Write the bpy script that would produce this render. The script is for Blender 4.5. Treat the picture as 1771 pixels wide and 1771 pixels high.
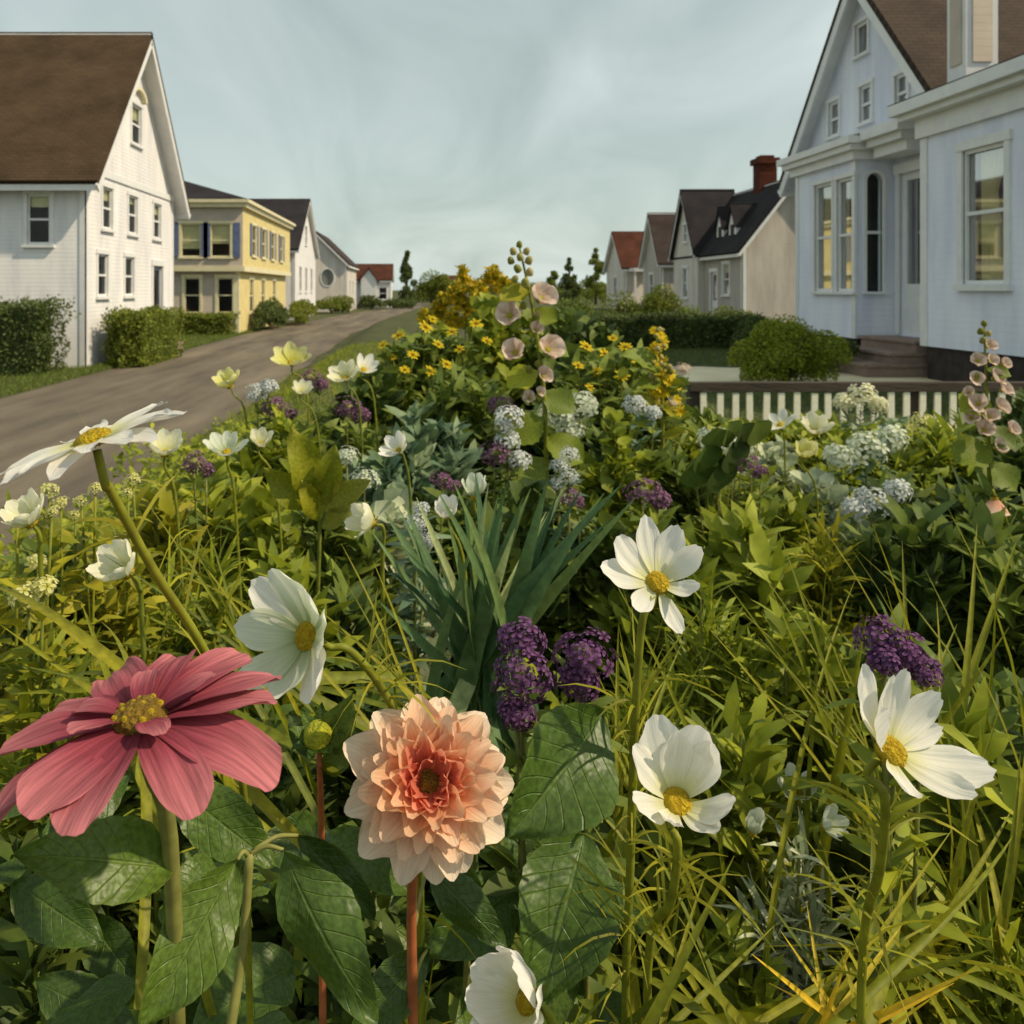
import bpy, math, random
import numpy as np
from mathutils import Vector, Matrix
from mathutils.geometry import tessellate_polygon

# ------------------------------------------------------------------ scene, camera, sky, sun
scene = bpy.context.scene
COL = scene.collection
for o in list(bpy.data.objects):
    bpy.data.objects.remove(o)
random.seed(7)
RS = np.random.RandomState(11)
R = math.radians

F = 1500.0            # focal length in photo pixels (photo is 1771 wide)
VX, VY = 720.0, 500.0  # vanishing point of the street in the photo
CZ = 2.2              # camera height above the road

cam_d = bpy.data.cameras.new('camera')
cam = bpy.data.objects.new('camera', cam_d)
COL.objects.link(cam)
cam.location = (0, 0, CZ)
cam.rotation_euler = (R(90), 0, 0)
cam_d.sensor_width = 36.0
cam_d.lens = 36.0 * F / 1771.0
cam_d.shift_x = (885.5 - VX) / 1771.0
cam_d.shift_y = (VY - 885.5) / 1771.0
cam_d.clip_start = 0.05
cam_d.clip_end = 3000
cam_d.dof.use_dof = True
cam_d.dof.focus_distance = 0.66
cam_d.dof.aperture_fstop = 18.0
scene.camera = cam

SUN_EL = R(46)
SUN_AZ = R(-17)         # from +X, turned this much towards +Y
sd = Vector((math.cos(SUN_EL) * math.cos(SUN_AZ), math.cos(SUN_EL) * math.sin(SUN_AZ), math.sin(SUN_EL)))

world = bpy.data.worlds.new('World')
scene.world = world
world.use_nodes = True
wn = world.node_tree
for n in list(wn.nodes):
    wn.nodes.remove(n)


def N(tree, typ, **kw):
    n = tree.nodes.new(typ)
    for k, v in kw.items():
        setattr(n, k, v)
    return n


def L(tree, a, b):
    tree.links.new(a, b)


wo = N(wn, 'ShaderNodeOutputWorld')
bg = N(wn, 'ShaderNodeBackground')
bg.inputs['Strength'].default_value = 0.1
sky = N(wn, 'ShaderNodeTexSky', sky_type='NISHITA')
sky.sun_disc = False
sky.sun_elevation = SUN_EL
sky.sun_rotation = math.atan2(sd.x, sd.y)
sky.air_density = 1.2
sky.dust_density = 2.5
sky.ozone_density = 1.5
tc = N(wn, 'ShaderNodeTexCoord')
sep = N(wn, 'ShaderNodeSeparateXYZ')
L(wn, tc.outputs['Generated'], sep.inputs[0])
zc = N(wn, 'ShaderNodeMath', operation='MAXIMUM'); zc.inputs[1].default_value = 0.0
L(wn, sep.outputs['Z'], zc.inputs[0])
za = N(wn, 'ShaderNodeMath', operation='ADD'); za.inputs[1].default_value = 0.22
L(wn, zc.outputs[0], za.inputs[0])
dx = N(wn, 'ShaderNodeMath', operation='DIVIDE'); L(wn, sep.outputs['X'], dx.inputs[0]); L(wn, za.outputs[0], dx.inputs[1])
dy = N(wn, 'ShaderNodeMath', operation='DIVIDE'); L(wn, sep.outputs['Y'], dy.inputs[0]); L(wn, za.outputs[0], dy.inputs[1])
cmb = N(wn, 'ShaderNodeCombineXYZ'); L(wn, dx.outputs[0], cmb.inputs[0]); L(wn, dy.outputs[0], cmb.inputs[1])
mp = N(wn, 'ShaderNodeMapping'); mp.inputs['Rotation'].default_value = (0, 0, R(-32)); mp.inputs['Scale'].default_value = (1.5, 0.6, 1)
L(wn, cmb.outputs[0], mp.inputs[0])
cn = N(wn, 'ShaderNodeTexNoise'); cn.inputs['Scale'].default_value = 1.0; cn.inputs['Detail'].default_value = 7; cn.inputs['Roughness'].default_value = 0.5
cn.inputs['Distortion'].default_value = 1.0
L(wn, mp.outputs[0], cn.inputs['Vector'])
cr = N(wn, 'ShaderNodeValToRGB')
cr.color_ramp.elements[0].position = 0.30; cr.color_ramp.elements[0].color = (2.95, 3.6, 3.3, 1)
cr.color_ramp.elements[1].position = 0.72; cr.color_ramp.elements[1].color = (5.5, 6.15, 5.75, 1)
L(wn, cn.outputs['Fac'], cr.inputs['Fac'])
# thin cloud veil over the clear sky
mx = N(wn, 'ShaderNodeMix', data_type='RGBA'); mx.inputs['Factor'].default_value = 0.80
# haze: the veil is a little brighter towards the horizon all round
hz = N(wn, 'ShaderNodeMapRange'); hz.inputs['From Min'].default_value = 0.0; hz.inputs['From Max'].default_value = 0.4
hz.inputs['To Min'].default_value = 1.16; hz.inputs['To Max'].default_value = 0.84
L(wn, zc.outputs[0], hz.inputs['Value'])
vm = N(wn, 'ShaderNodeVectorMath', operation='SCALE'); L(wn, cr.outputs['Color'], vm.inputs[0]); L(wn, hz.outputs[0], vm.inputs['Scale'])
L(wn, sky.outputs[0], mx.inputs['A']); L(wn, vm.outputs[0], mx.inputs['B'])
L(wn, mx.outputs['Result'], bg.inputs['Color'])
L(wn, bg.outputs[0], wo.inputs['Surface'])

sun_d = bpy.data.lights.new('sun', 'SUN')
sun_d.energy = 2.8
sun_d.angle = R(1.2)
sun_d.color = (1.0, 0.84, 0.60)
sun = bpy.data.objects.new('sun', sun_d)
COL.objects.link(sun)
sun.rotation_euler = (-sd).to_track_quat('-Z', 'Y').to_euler()
sun.location = sd * 50

scene.view_settings.view_transform = 'Standard'
scene.view_settings.look = 'None'
scene.view_settings.exposure = 0.5
scene.view_settings.gamma = 1.0
scene.view_settings.use_curve_mapping = False
scene.render.resolution_x = 1024
scene.render.resolution_y = 1024


# ------------------------------------------------------------------ materials
def srgb(r, g, b):
    f = lambda c: ((c / 255.0) / 12.92 if c / 255.0 <= 0.04045 else ((c / 255.0 + 0.055) / 1.055) ** 2.4)
    return (f(r), f(g), f(b), 1)


def new_mat(name):
    m = bpy.data.materials.new(name)
    m.use_nodes = True
    t = m.node_tree
    b = t.nodes['Principled BSDF']
    return m, t, b


def mat_surface(name, c1, c2, rough=0.7, scale=6.0, bump=0.2, bumpscale=None, stretch=(1, 1, 1), boards=0.0, spec=0.3):
    m, t, b = new_mat(name)
    tcn = N(t, 'ShaderNodeTexCoord')
    mpn = N(t, 'ShaderNodeMapping'); mpn.inputs['Scale'].default_value = stretch
    L(t, tcn.outputs['Object'], mpn.inputs[0])
    no = N(t, 'ShaderNodeTexNoise'); no.inputs['Scale'].default_value = scale; no.inputs['Detail'].default_value = 8; no.inputs['Roughness'].default_value = 0.62
    L(t, mpn.outputs[0], no.inputs['Vector'])
    rp = N(t, 'ShaderNodeValToRGB')
    rp.color_ramp.elements[0].position = 0.32; rp.color_ramp.elements[0].color = c1
    rp.color_ramp.elements[1].position = 0.68; rp.color_ramp.elements[1].color = c2
    L(t, no.outputs['Fac'], rp.inputs['Fac'])
    L(t, rp.outputs['Color'], b.inputs['Base Color'])
    b.inputs['Roughness'].default_value = rough
    b.inputs['Specular IOR Level'].default_value = spec
    hgt = None
    if bump > 0:
        n2 = N(t, 'ShaderNodeTexNoise'); n2.inputs['Scale'].default_value = bumpscale or scale * 6; n2.inputs['Detail'].default_value = 6
        L(t, mpn.outputs[0], n2.inputs['Vector'])
        bp = N(t, 'ShaderNodeBump'); bp.inputs['Strength'].default_value = bump; bp.inputs['Distance'].default_value = 0.02
        L(t, n2.outputs['Fac'], bp.inputs['Height'])
        hgt = bp
        L(t, bp.outputs[0], b.inputs['Normal'])
    if boards > 0:
        sp = N(t, 'ShaderNodeSeparateXYZ'); L(t, tcn.outputs['Object'], sp.inputs[0])
        dv = N(t, 'ShaderNodeMath', operation='DIVIDE'); dv.inputs[1].default_value = boards; L(t, sp.outputs['Z'], dv.inputs[0])
        fr = N(t, 'ShaderNodeMath', operation='FRACT'); L(t, dv.outputs[0], fr.inputs[0])
        iv = N(t, 'ShaderNodeMath', operation='SUBTRACT'); iv.inputs[0].default_value = 1.0; L(t, fr.outputs[0], iv.inputs[1])
        b2 = N(t, 'ShaderNodeBump'); b2.inputs['Strength'].default_value = 0.8; b2.inputs['Distance'].default_value = 0.04
        L(t, iv.outputs[0], b2.inputs['Height'])
        if hgt:
            L(t, hgt.outputs[0], b2.inputs['Normal'])
        L(t, b2.outputs[0], b.inputs['Normal'])
    return m


def mat_leaf(name, cols, rough=0.55, trans=0.35, grain=25.0, vein=False, spec=0.3, tcol=None, bright=1.8):
    """leaf: colour varies per leaf ('tint' attribute + object random), part of the light passes through"""
    m, t, b = new_mat(name)
    out = t.nodes['Material Output']
    at = N(t, 'ShaderNodeAttribute', attribute_name='tint')
    oi = N(t, 'ShaderNodeObjectInfo')
    ad = N(t, 'ShaderNodeMath', operation='ADD'); L(t, at.outputs['Fac'], ad.inputs[0]); L(t, oi.outputs['Random'], ad.inputs[1])
    fr = N(t, 'ShaderNodeMath', operation='FRACT'); L(t, ad.outputs[0], fr.inputs[0])
    rp = N(t, 'ShaderNodeValToRGB')
    e = rp.color_ramp.elements
    cols = [(min(.8, c[0] * bright * 1.08), min(.8, c[1] * bright), c[2] * bright, 1) for c in cols]
    e[0].position = 0.0; e[0].color = cols[0]
    e[1].position = 1.0; e[1].color = cols[-1]
    for i in range(1, len(cols) - 1):
        k = e.new(i / (len(cols) - 1)); k.color = cols[i]
    L(t, fr.outputs[0], rp.inputs['Fac'])
    tcn = N(t, 'ShaderNodeTexCoord')
    no = N(t, 'ShaderNodeTexNoise'); no.inputs['Scale'].default_value = grain; no.inputs['Detail'].default_value = 5
    L(t, tcn.outputs['Object'], no.inputs['Vector'])
    hs = N(t, 'ShaderNodeHueSaturation')
    mr = N(t, 'ShaderNodeMapRange'); mr.inputs['From Min'].default_value = 0.3; mr.inputs['From Max'].default_value = 0.7
    mr.inputs['To Min'].default_value = 0.7; mr.inputs['To Max'].default_value = 1.3
    L(t, no.outputs['Fac'], mr.inputs['Value']); L(t, mr.outputs[0], hs.inputs['Value'])
    L(t, rp.outputs['Color'], hs.inputs['Color'])
    col = hs.outputs['Color']
    if vein:
        av = N(t, 'ShaderNodeAttribute', attribute_name='lv')   # across -1..1
        au = N(t, 'ShaderNodeAttribute', attribute_name='lu')   # along 0..1
        ab = N(t, 'ShaderNodeMath', operation='ABSOLUTE'); L(t, av.outputs['Fac'], ab.inputs[0])
        # side veins slant forward from the midrib
        s1 = N(t, 'ShaderNodeMath', operation='MULTIPLY'); s1.inputs[1].default_value = -0.22; L(t, ab.outputs[0], s1.inputs[0])
        s2 = N(t, 'ShaderNodeMath', operation='ADD'); L(t, au.outputs['Fac'], s2.inputs[0]); L(t, s1.outputs[0], s2.inputs[1])
        s3 = N(t, 'ShaderNodeMath', operation='MULTIPLY'); s3.inputs[1].default_value = 9.0; L(t, s2.outputs[0], s3.inputs[0])
        s4 = N(t, 'ShaderNodeMath', operation='PINGPONG'); s4.inputs[1].default_value = 0.5; L(t, s3.outputs[0], s4.inputs[0])
        s5 = N(t, 'ShaderNodeMapRange'); s5.inputs['From Min'].default_value = 0.0; s5.inputs['From Max'].default_value = 0.07; s5.inputs['To Min'].default_value = 1; s5.inputs['To Max'].default_value = 0
        L(t, s4.outputs[0], s5.inputs['Value'])
        m1 = N(t, 'ShaderNodeMapRange'); m1.inputs['From Min'].default_value = 0.02; m1.inputs['From Max'].default_value = 0.06; m1.inputs['To Min'].default_value = 1; m1.inputs['To Max'].default_value = 0
        L(t, ab.outputs[0], m1.inputs['Value'])
        mxv = N(t, 'ShaderNodeMath', operation='MAXIMUM'); L(t, s5.outputs[0], mxv.inputs[0]); L(t, m1.outputs[0], mxv.inputs[1])
        ed = N(t, 'ShaderNodeMapRange'); ed.inputs['From Min'].default_value = 0.86; ed.inputs['From Max'].default_value = 1.0
        L(t, ab.outputs[0], ed.inputs['Value'])
        mx2 = N(t, 'ShaderNodeMath', operation='MAXIMUM'); L(t, mxv.outputs[0], mx2.inputs[0]); L(t, ed.outputs[0], mx2.inputs[1])
        sc = N(t, 'ShaderNodeMath', operation='MULTIPLY'); sc.inputs[1].default_value = 0.2; L(t, mx2.outputs[0], sc.inputs[0])
        mixv = N(t, 'ShaderNodeMix', data_type='RGBA'); L(t, sc.outputs[0], mixv.inputs['Factor'])
        L(t, col, mixv.inputs['A']); mixv.inputs['B'].default_value = srgb(128, 148, 70)
        col = mixv.outputs['Result']
        bp = N(t, 'ShaderNodeBump'); bp.inputs['Strength'].default_value = 0.5; bp.inputs['Distance'].default_value = 0.002; bp.invert = True
        L(t, mxv.outputs[0], bp.inputs['Height'])
        pn = N(t, 'ShaderNodeTexNoise'); pn.inputs['Scale'].default_value = 9; pn.inputs['Detail'].default_value = 2
        L(t, tcn.outputs['Object'], pn.inputs['Vector'])
        bp2 = N(t, 'ShaderNodeBump'); bp2.inputs['Strength'].default_value = 0.22; bp2.inputs['Distance'].default_value = 0.012
        L(t, pn.outputs['Fac'], bp2.inputs['Height']); L(t, bp.outputs[0], bp2.inputs['Normal']); L(t, bp2.outputs[0], b.inputs['Normal'])
    L(t, col, b.inputs['Base Color'])
    b.inputs['Roughness'].default_value = rough
    b.inputs['Specular IOR Level'].default_value = spec
    tr = N(t, 'ShaderNodeBsdfTranslucent')
    if tcol:
        tr.inputs['Color'].default_value = tcol
    else:
        L(t, col, tr.inputs['Color'])
    ms = N(t, 'ShaderNodeMixShader'); ms.inputs['Fac'].default_value = trans
    L(t, b.outputs[0], ms.inputs[1]); L(t, tr.outputs[0], ms.inputs[2]); L(t, ms.outputs[0], out.inputs['Surface'])
    return m


def mat_petal(name, base, mid, tip, trans=0.38, veins=0.16, rough=0.8):
    """petal: colour runs from base to tip, fine streaks along the length"""
    m, t, b = new_mat(name)
    out = t.nodes['Material Output']
    au = N(t, 'ShaderNodeAttribute', attribute_name='lu')
    av = N(t, 'ShaderNodeAttribute', attribute_name='lv')
    oi = N(t, 'ShaderNodeObjectInfo')
    rp = N(t, 'ShaderNodeValToRGB')
    e = rp.color_ramp.elements
    e[0].position = 0.05; e[0].color = base
    e[1].position = 0.95; e[1].color = tip
    k = e.new(0.42); k.color = mid
    L(t, au.outputs['Fac'], rp.inputs['Fac'])
    cv = N(t, 'ShaderNodeCombineXYZ')
    u3 = N(t, 'ShaderNodeMath', operation='MULTIPLY'); u3.inputs[1].default_value = 1.5; L(t, au.outputs['Fac'], u3.inputs[0])
    v3 = N(t, 'ShaderNodeMath', operation='MULTIPLY'); v3.inputs[1].default_value = 7.0; L(t, av.outputs['Fac'], v3.inputs[0])
    o3 = N(t, 'ShaderNodeMath', operation='MULTIPLY'); o3.inputs[1].default_value = 60.0; L(t, oi.outputs['Random'], o3.inputs[0])
    L(t, u3.outputs[0], cv.inputs[0]); L(t, v3.outputs[0], cv.inputs[1]); L(t, o3.outputs[0], cv.inputs[2])
    no = N(t, 'ShaderNodeTexNoise'); no.inputs['Scale'].default_value = 1.3; no.inputs['Detail'].default_value = 5
    L(t, cv.outputs[0], no.inputs['Vector'])
    mr = N(t, 'ShaderNodeMapRange'); mr.inputs['From Min'].default_value = 0.3; mr.inputs['From Max'].default_value = 0.7
    mr.inputs['To Min'].default_value = 1 - veins; mr.inputs['To Max'].default_value = 1 + veins * 0.4
    L(t, no.outputs['Fac'], mr.inputs['Value'])
    hs = N(t, 'ShaderNodeHueSaturation'); L(t, mr.outputs[0], hs.inputs['Value']); L(t, rp.outputs['Color'], hs.inputs['Color'])
    L(t, hs.outputs['Color'], b.inputs['Base Color'])
    b.inputs['Roughness'].default_value = rough
    b.inputs['Specular IOR Level'].default_value = 0.12
    bp = N(t, 'ShaderNodeBump'); bp.inputs['Strength'].default_value = 0.35; bp.inputs['Distance'].default_value = 0.002
    L(t, no.outputs['Fac'], bp.inputs['Height']); L(t, bp.outputs[0], b.inputs['Normal'])
    tr = N(t, 'ShaderNodeBsdfTranslucent'); L(t, hs.outputs['Color'], tr.inputs['Color'])
    ms = N(t, 'ShaderNodeMixShader'); ms.inputs['Fac'].default_value = trans
    L(t, b.outputs[0], ms.inputs[1]); L(t, tr.outputs[0], ms.inputs[2]); L(t, ms.outputs[0], out.inputs['Surface'])
    return m


def mat_roof(name, c1, c2):
    m, t, b = new_mat(name)
    tcn = N(t, 'ShaderNodeTexCoord')
    uv = N(t, 'ShaderNodeAttribute', attribute_name='ruv')
    br = N(t, 'ShaderNodeTexBrick'); br.inputs['Scale'].default_value = 1.0
    br.inputs['Brick Width'].default_value = 0.26; br.inputs['Row Height'].default_value = 0.12; br.inputs['Mortar Size'].default_value = 0.008
    br.inputs['Color1'].default_value = c1; br.inputs['Color2'].default_value = c2; br.inputs['Mortar'].default_value = tuple(x * 0.72 for x in c1[:3]) + (1,)
    L(t, uv.outputs['Vector'], br.inputs['Vector'])
    no = N(t, 'ShaderNodeTexNoise'); no.inputs['Scale'].default_value = 0.9; no.inputs['Detail'].default_value = 8
    L(t, tcn.outputs['Object'], no.inputs['Vector'])
    mr = N(t, 'ShaderNodeMapRange'); mr.inputs['From Min'].default_value = 0.3; mr.inputs['From Max'].default_value = 0.7; mr.inputs['To Min'].default_value = 0.7; mr.inputs['To Max'].default_value = 1.25
    L(t, no.outputs['Fac'], mr.inputs['Value'])
    hs = N(t, 'ShaderNodeHueSaturation'); L(t, br.outputs['Color'], hs.inputs['Color']); L(t, mr.outputs[0], hs.inputs['Value'])
    L(t, hs.outputs[0], b.inputs['Base Color'])
    b.inputs['Roughness'].default_value = 0.9
    b.inputs['Specular IOR Level'].default_value = 0.15
    bp = N(t, 'ShaderNodeBump'); bp.inputs['Strength'].default_value = 0.6; bp.inputs['Distance'].default_value = 0.02
    L(t, br.outputs['Fac'], bp.inputs['Height']); bp.invert = True
    L(t, bp.outputs[0], b.inputs['Normal'])
    return m


def mat_glass(name, tint=(0.9, 0.95, 0.95, 1)):
    m, t, b = new_mat(name)
    out = t.nodes['Material Output']
    t.nodes.remove(b)
    g = N(t, 'ShaderNodeBsdfGlossy'); g.inputs['Roughness'].default_value = 0.03
    tp = N(t, 'ShaderNodeBsdfTransparent'); tp.inputs['Color'].default_value = tint
    fn = N(t, 'ShaderNodeFresnel'); fn.inputs['IOR'].default_value = 1.6
    ml = N(t, 'ShaderNodeMath', operation='MULTIPLY'); ml.inputs[1].default_value = 0.55; L(t, fn.outputs[0], ml.inputs[0])
    ms = N(t, 'ShaderNodeMixShader'); L(t, ml.outputs[0], ms.inputs['Fac'])
    L(t, tp.outputs[0], ms.inputs[1]); L(t, g.outputs[0], ms.inputs[2]); L(t, ms.outputs[0], out.inputs['Surface'])
    return m


M = {}
M['white'] = mat_surface('white_clapboard', srgb(208, 212, 230), srgb(235, 237, 245), 0.6, 1.3, 0.15, boards=0.115, stretch=(1.6, 1.6, .3))
M['cream_white'] = mat_surface('cream_clapboard', srgb(206, 204, 206), srgb(232, 229, 226), 0.6, 1.3, 0.15, boards=0.115, stretch=(1.6, 1.6, .3))
M['far_white'] = mat_surface('far_white_clapboard', srgb(186, 178, 168), srgb(214, 206, 196), 0.65, 1.1, 0.15, boards=0.14, stretch=(1.6, 1.6, .3))
M['grey_clap'] = mat_surface('grey_clapboard', srgb(154, 147, 138), srgb(184, 176, 166), 0.65, 1.1, 0.15, boards=0.14, stretch=(1.6, 1.6, .3))
M['yellow'] = mat_surface('yellow_clapboard', srgb(200, 184, 124), srgb(216, 200, 140), 0.65, 1.5, 0.1, boards=0.13)
M['taupe'] = mat_surface('taupe_shade_and_panel', srgb(176, 164, 150), srgb(194, 180, 164), 0.7, 1.5, 0.1, boards=0.13)  # yellow house's shaded sides put into the colour; also colours the chimney panel
M['trim'] = mat_surface('white_trim_paint', srgb(222, 222, 224), srgb(236, 235, 232), 0.5, 3.0, 0.05)
M['trim_cream'] = mat_surface('cream_trim_paint', srgb(222, 212, 172), srgb(236, 226, 190), 0.5, 3.0, 0.05)
M['roof_brown'] = mat_roof('brown_shingles', srgb(74, 59, 43), srgb(81, 65, 48))
M['roof_umber'] = mat_roof('umber_shingles', srgb(70, 60, 52), srgb(77, 66, 57))
M['roof_black'] = mat_roof('charcoal_shingles', srgb(46, 43, 46), srgb(52, 48, 50))
M['roof_dark'] = mat_roof('dark_brown_shingles', srgb(66, 56, 54), srgb(72, 61, 58))
M['roof_rust'] = mat_roof('rust_shingles', srgb(78, 46, 34), srgb(86, 51, 37))
M['brick'] = mat_roof('chimney_brick', srgb(78, 40, 28), srgb(90, 48, 34))
M['found'] = mat_surface('foundation_stone', srgb(48, 42, 40), srgb(70, 62, 58), 0.9, 5, 0.5)
M['glass'] = mat_glass('window_glass')
M['dark_room'] = mat_surface('unlit_room_dark', srgb(60, 56, 54), srgb(78, 72, 66), 0.9, 4, 0.0)  # dark colour stands in for unlit rooms seen through windows
M['curtain'] = mat_surface('cream_curtain', srgb(226, 206, 138), srgb(244, 230, 176), 0.9, 5, 0.1, stretch=(1, 1, .2))
M['blind'] = mat_surface('cream_blind', srgb(226, 214, 160), srgb(240, 230, 182), 0.8, 5, 0.1)
M['shutter'] = mat_surface('blue_shutter_paint', srgb(70, 84, 116), srgb(92, 104, 134), 0.6, 4, 0.1, boards=0.06)
M['door'] = mat_surface('grey_blue_door', srgb(126, 132, 148), srgb(146, 150, 162), 0.5, 3, 0.05)
M['skirt'] = mat_surface('lavender_skirt_paint', srgb(170, 180, 212), srgb(196, 202, 226), 0.6, 3, 0.05)
M['stone_step'] = mat_surface('stone_step', srgb(130, 112, 102), srgb(156, 136, 124), 0.9, 5, 0.5)
M['asphalt'] = mat_surface('worn_asphalt', srgb(80, 73, 64), srgb(126, 115, 98), 0.92, 0.7, 0.5, bumpscale=40, stretch=(1.6, .22, 1))
M['path'] = mat_surface('sunlit_path_tone', srgb(216, 202, 166), srgb(238, 226, 192), 0.9, 2, 0.3)  # cream tone carries the sunlight falling across the path
M['soil'] = mat_surface('dark_soil', srgb(44, 40, 30), srgb(66, 58, 42), 0.95, 3, 0.8)
M['lawn'] = mat_surface('lawn', srgb(58, 64, 34), srgb(84, 86, 48), 0.95, 1.2, 0.6, bumpscale=60)
M['picket'] = mat_surface('cream_picket_paint', srgb(240, 234, 206), srgb(250, 246, 226), 0.6, 9, 0.15)
M['rail_dark'] = mat_surface('weathered_dark_rail', srgb(58, 50, 44), srgb(80, 70, 60), 0.85, 8, 0.4, stretch=(.2, 1, 1))
M['bark'] = mat_surface('bark', srgb(66, 54, 42), srgb(92, 76, 58), 0.95, 9, 0.8, stretch=(1, 1, .3))
# foliage
M['lf_olive'] = mat_leaf('olive_leaf', [srgb(74, 88, 24), srgb(98, 110, 28), srgb(122, 130, 34), srgb(84, 100, 38)], bright=1.95)
M['lf_yellowgreen'] = mat_leaf('yellow_green_leaf', [srgb(96, 106, 24), srgb(126, 130, 28), srgb(144, 142, 36), srgb(108, 114, 40)], bright=1.35)
M['lf_mid'] = mat_leaf('mid_green_leaf', [srgb(58, 76, 30), srgb(80, 96, 34), srgb(98, 112, 44), srgb(70, 86, 40)])
M['lf_dark'] = mat_leaf('dark_green_leaf', [srgb(48, 64, 30), srgb(66, 84, 34), srgb(84, 98, 38)])
M['lf_blue'] = mat_leaf('blue_green_leaf', [srgb(62, 86, 66), srgb(84, 108, 84), srgb(110, 128, 96), srgb(70, 92, 62)])
M['lf_grey'] = mat_leaf('grey_green_leaf', [srgb(106, 122, 94), srgb(136, 148, 120), srgb(160, 168, 142), srgb(94, 108, 80)])
M['lf_hedge'] = mat_leaf('hedge_leaf', [srgb(66, 80, 28), srgb(86, 98, 32), srgb(106, 114, 38)], grain=3.0)
M['lf_hedge_dark'] = mat_leaf('dark_hedge_leaf', [srgb(50, 64, 34), srgb(66, 80, 38), srgb(80, 92, 46)], grain=3.0)
M['lf_gold'] = mat_leaf('golden_leaf', [srgb(186, 156, 28), srgb(206, 176, 34), srgb(124, 130, 36), srgb(210, 168, 28), srgb(146, 146, 36), srgb(110, 118, 34)], bright=1.35)
M['big_leaf'] = mat_leaf('broad_dahlia_leaf', [srgb(52, 76, 26), srgb(66, 92, 32), srgb(80, 104, 34)], rough=0.42, trans=0.22, grain=30, vein=True, spec=0.4, bright=1.15)
M['blade_blue'] = mat_leaf('blue_green_blade', [srgb(50, 82, 50), srgb(72, 104, 66), srgb(96, 126, 78), srgb(116, 136, 70)], grain=40, bright=1.05)
M['blade_yellow'] = mat_leaf('yellow_green_blade', [srgb(80, 94, 24), srgb(110, 118, 26), srgb(134, 134, 32), srgb(92, 104, 38)], grain=40, bright=1.3)
M['blade_pale'] = mat_leaf('pale_green_blade', [srgb(142, 160, 104), srgb(166, 178, 124), srgb(120, 142, 92)], grain=40, bright=1.2)
M['blade_gold'] = mat_leaf('golden_blade', [srgb(176, 144, 34), srgb(196, 152, 40), srgb(140, 132, 40)], grain=40)
M['stem_green'] = mat_leaf('green_stem', [srgb(104, 114, 32), srgb(122, 128, 36), srgb(94, 108, 38)], trans=0.1, grain=60, bright=1.2)
M['stem_dull'] = mat_leaf('dull_stem', [srgb(84, 90, 44), srgb(100, 102, 52)], trans=0.05, grain=60)
M['stem_red'] = mat_leaf('red_brown_stem', [srgb(108, 62, 38), srgb(124, 72, 42)], trans=0.05, grain=60)
M['bud_pale'] = mat_leaf('pale_bud', [srgb(112, 120, 44), srgb(146, 144, 74), srgb(176, 164, 118)], trans=0.2, grain=60, bright=1.15)
# petals
M['p_white'] = mat_petal('white_petal', srgb(226, 224, 150), srgb(244, 242, 230), srgb(250, 248, 242), veins=0.10)
M['p_ivory'] = mat_petal('ivory_petal', srgb(206, 206, 120), srgb(236, 234, 196), srgb(246, 244, 222), veins=0.12)
M['p_pale_yellow'] = mat_petal('pale_yellow_petal', srgb(196, 192, 84), srgb(226, 222, 130), srgb(240, 236, 176))
M['p_greenwhite'] = mat_petal('green_white_petal', srgb(170, 184, 130), srgb(214, 222, 196), srgb(236, 240, 226), veins=0.12)
M['p_bluewhite'] = mat_petal('cool_white_petal', srgb(176, 184, 168), srgb(206, 212, 208), srgb(230, 234, 236), veins=0.12)
M['p_pink'] = mat_petal('crimson_pink_petal', srgb(136, 56, 70), srgb(164, 78, 92), srgb(204, 124, 130), trans=0.25, veins=0.45)
M['p_coral'] = mat_petal('coral_petal', srgb(214, 104, 84), srgb(236, 138, 108), srgb(244, 170, 140), trans=0.45)
M['p_orange'] = mat_petal('orange_peach_petal', srgb(238, 146, 102), srgb(246, 182, 134), srgb(250, 206, 168), trans=0.45)
M['p_peach'] = mat_petal('peach_petal', srgb(236, 150, 108), srgb(244, 190, 150), srgb(248, 214, 182), trans=0.3)
M['p_cream'] = mat_petal('cream_peach_petal', srgb(238, 176, 140), srgb(246, 212, 182), srgb(250, 230, 206), trans=0.3)
M['p_purple'] = mat_petal('purple_petal', srgb(64, 36, 66), srgb(96, 58, 98), srgb(132, 92, 136), trans=0.2, veins=0.3)
M['p_violet'] = mat_petal('dusky_violet_petal', srgb(82, 50, 72), srgb(112, 76, 102), srgb(138, 104, 130), trans=0.2)
M['p_blush'] = mat_petal('blush_petal', srgb(196, 170, 120), srgb(222, 196, 178), srgb(236, 216, 204), trans=0.35)
M['p_salmon'] = mat_petal('salmon_petal', srgb(226, 168, 130), srgb(240, 190, 160), srgb(248, 212, 190), trans=0.35)
M['p_yellow'] = mat_petal('yellow_petal', srgb(190, 150, 20), srgb(218, 190, 34), srgb(230, 210, 60))
M['p_gold'] = mat_petal('gold_petal', srgb(206, 140, 16), srgb(222, 166, 26), srgb(234, 190, 40))
M['disc_yellow'] = mat_surface('yellow_stamen', srgb(186, 150, 20), srgb(226, 196, 40), 0.8, 200, 0.8, bumpscale=400)
M['disc_olive'] = mat_surface('olive_disc', srgb(124, 92, 26), srgb(164, 134, 44), 0.8, 200, 0.8, bumpscale=400)
M['disc_green'] = mat_surface('green_bud', srgb(140, 146, 30), srgb(188, 184, 44), 0.6, 120, 0.5, bumpscale=300)


# ------------------------------------------------------------------ object helpers
WM = {}     # world matrix of every object by name (no depsgraph needed)


def tag(o, label=None, cat=None, group=None, kind=None):
    if label: o['label'] = label
    if cat: o['category'] = cat
    if group: o['group'] = group
    if kind: o['kind'] = kind
    return o


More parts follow.
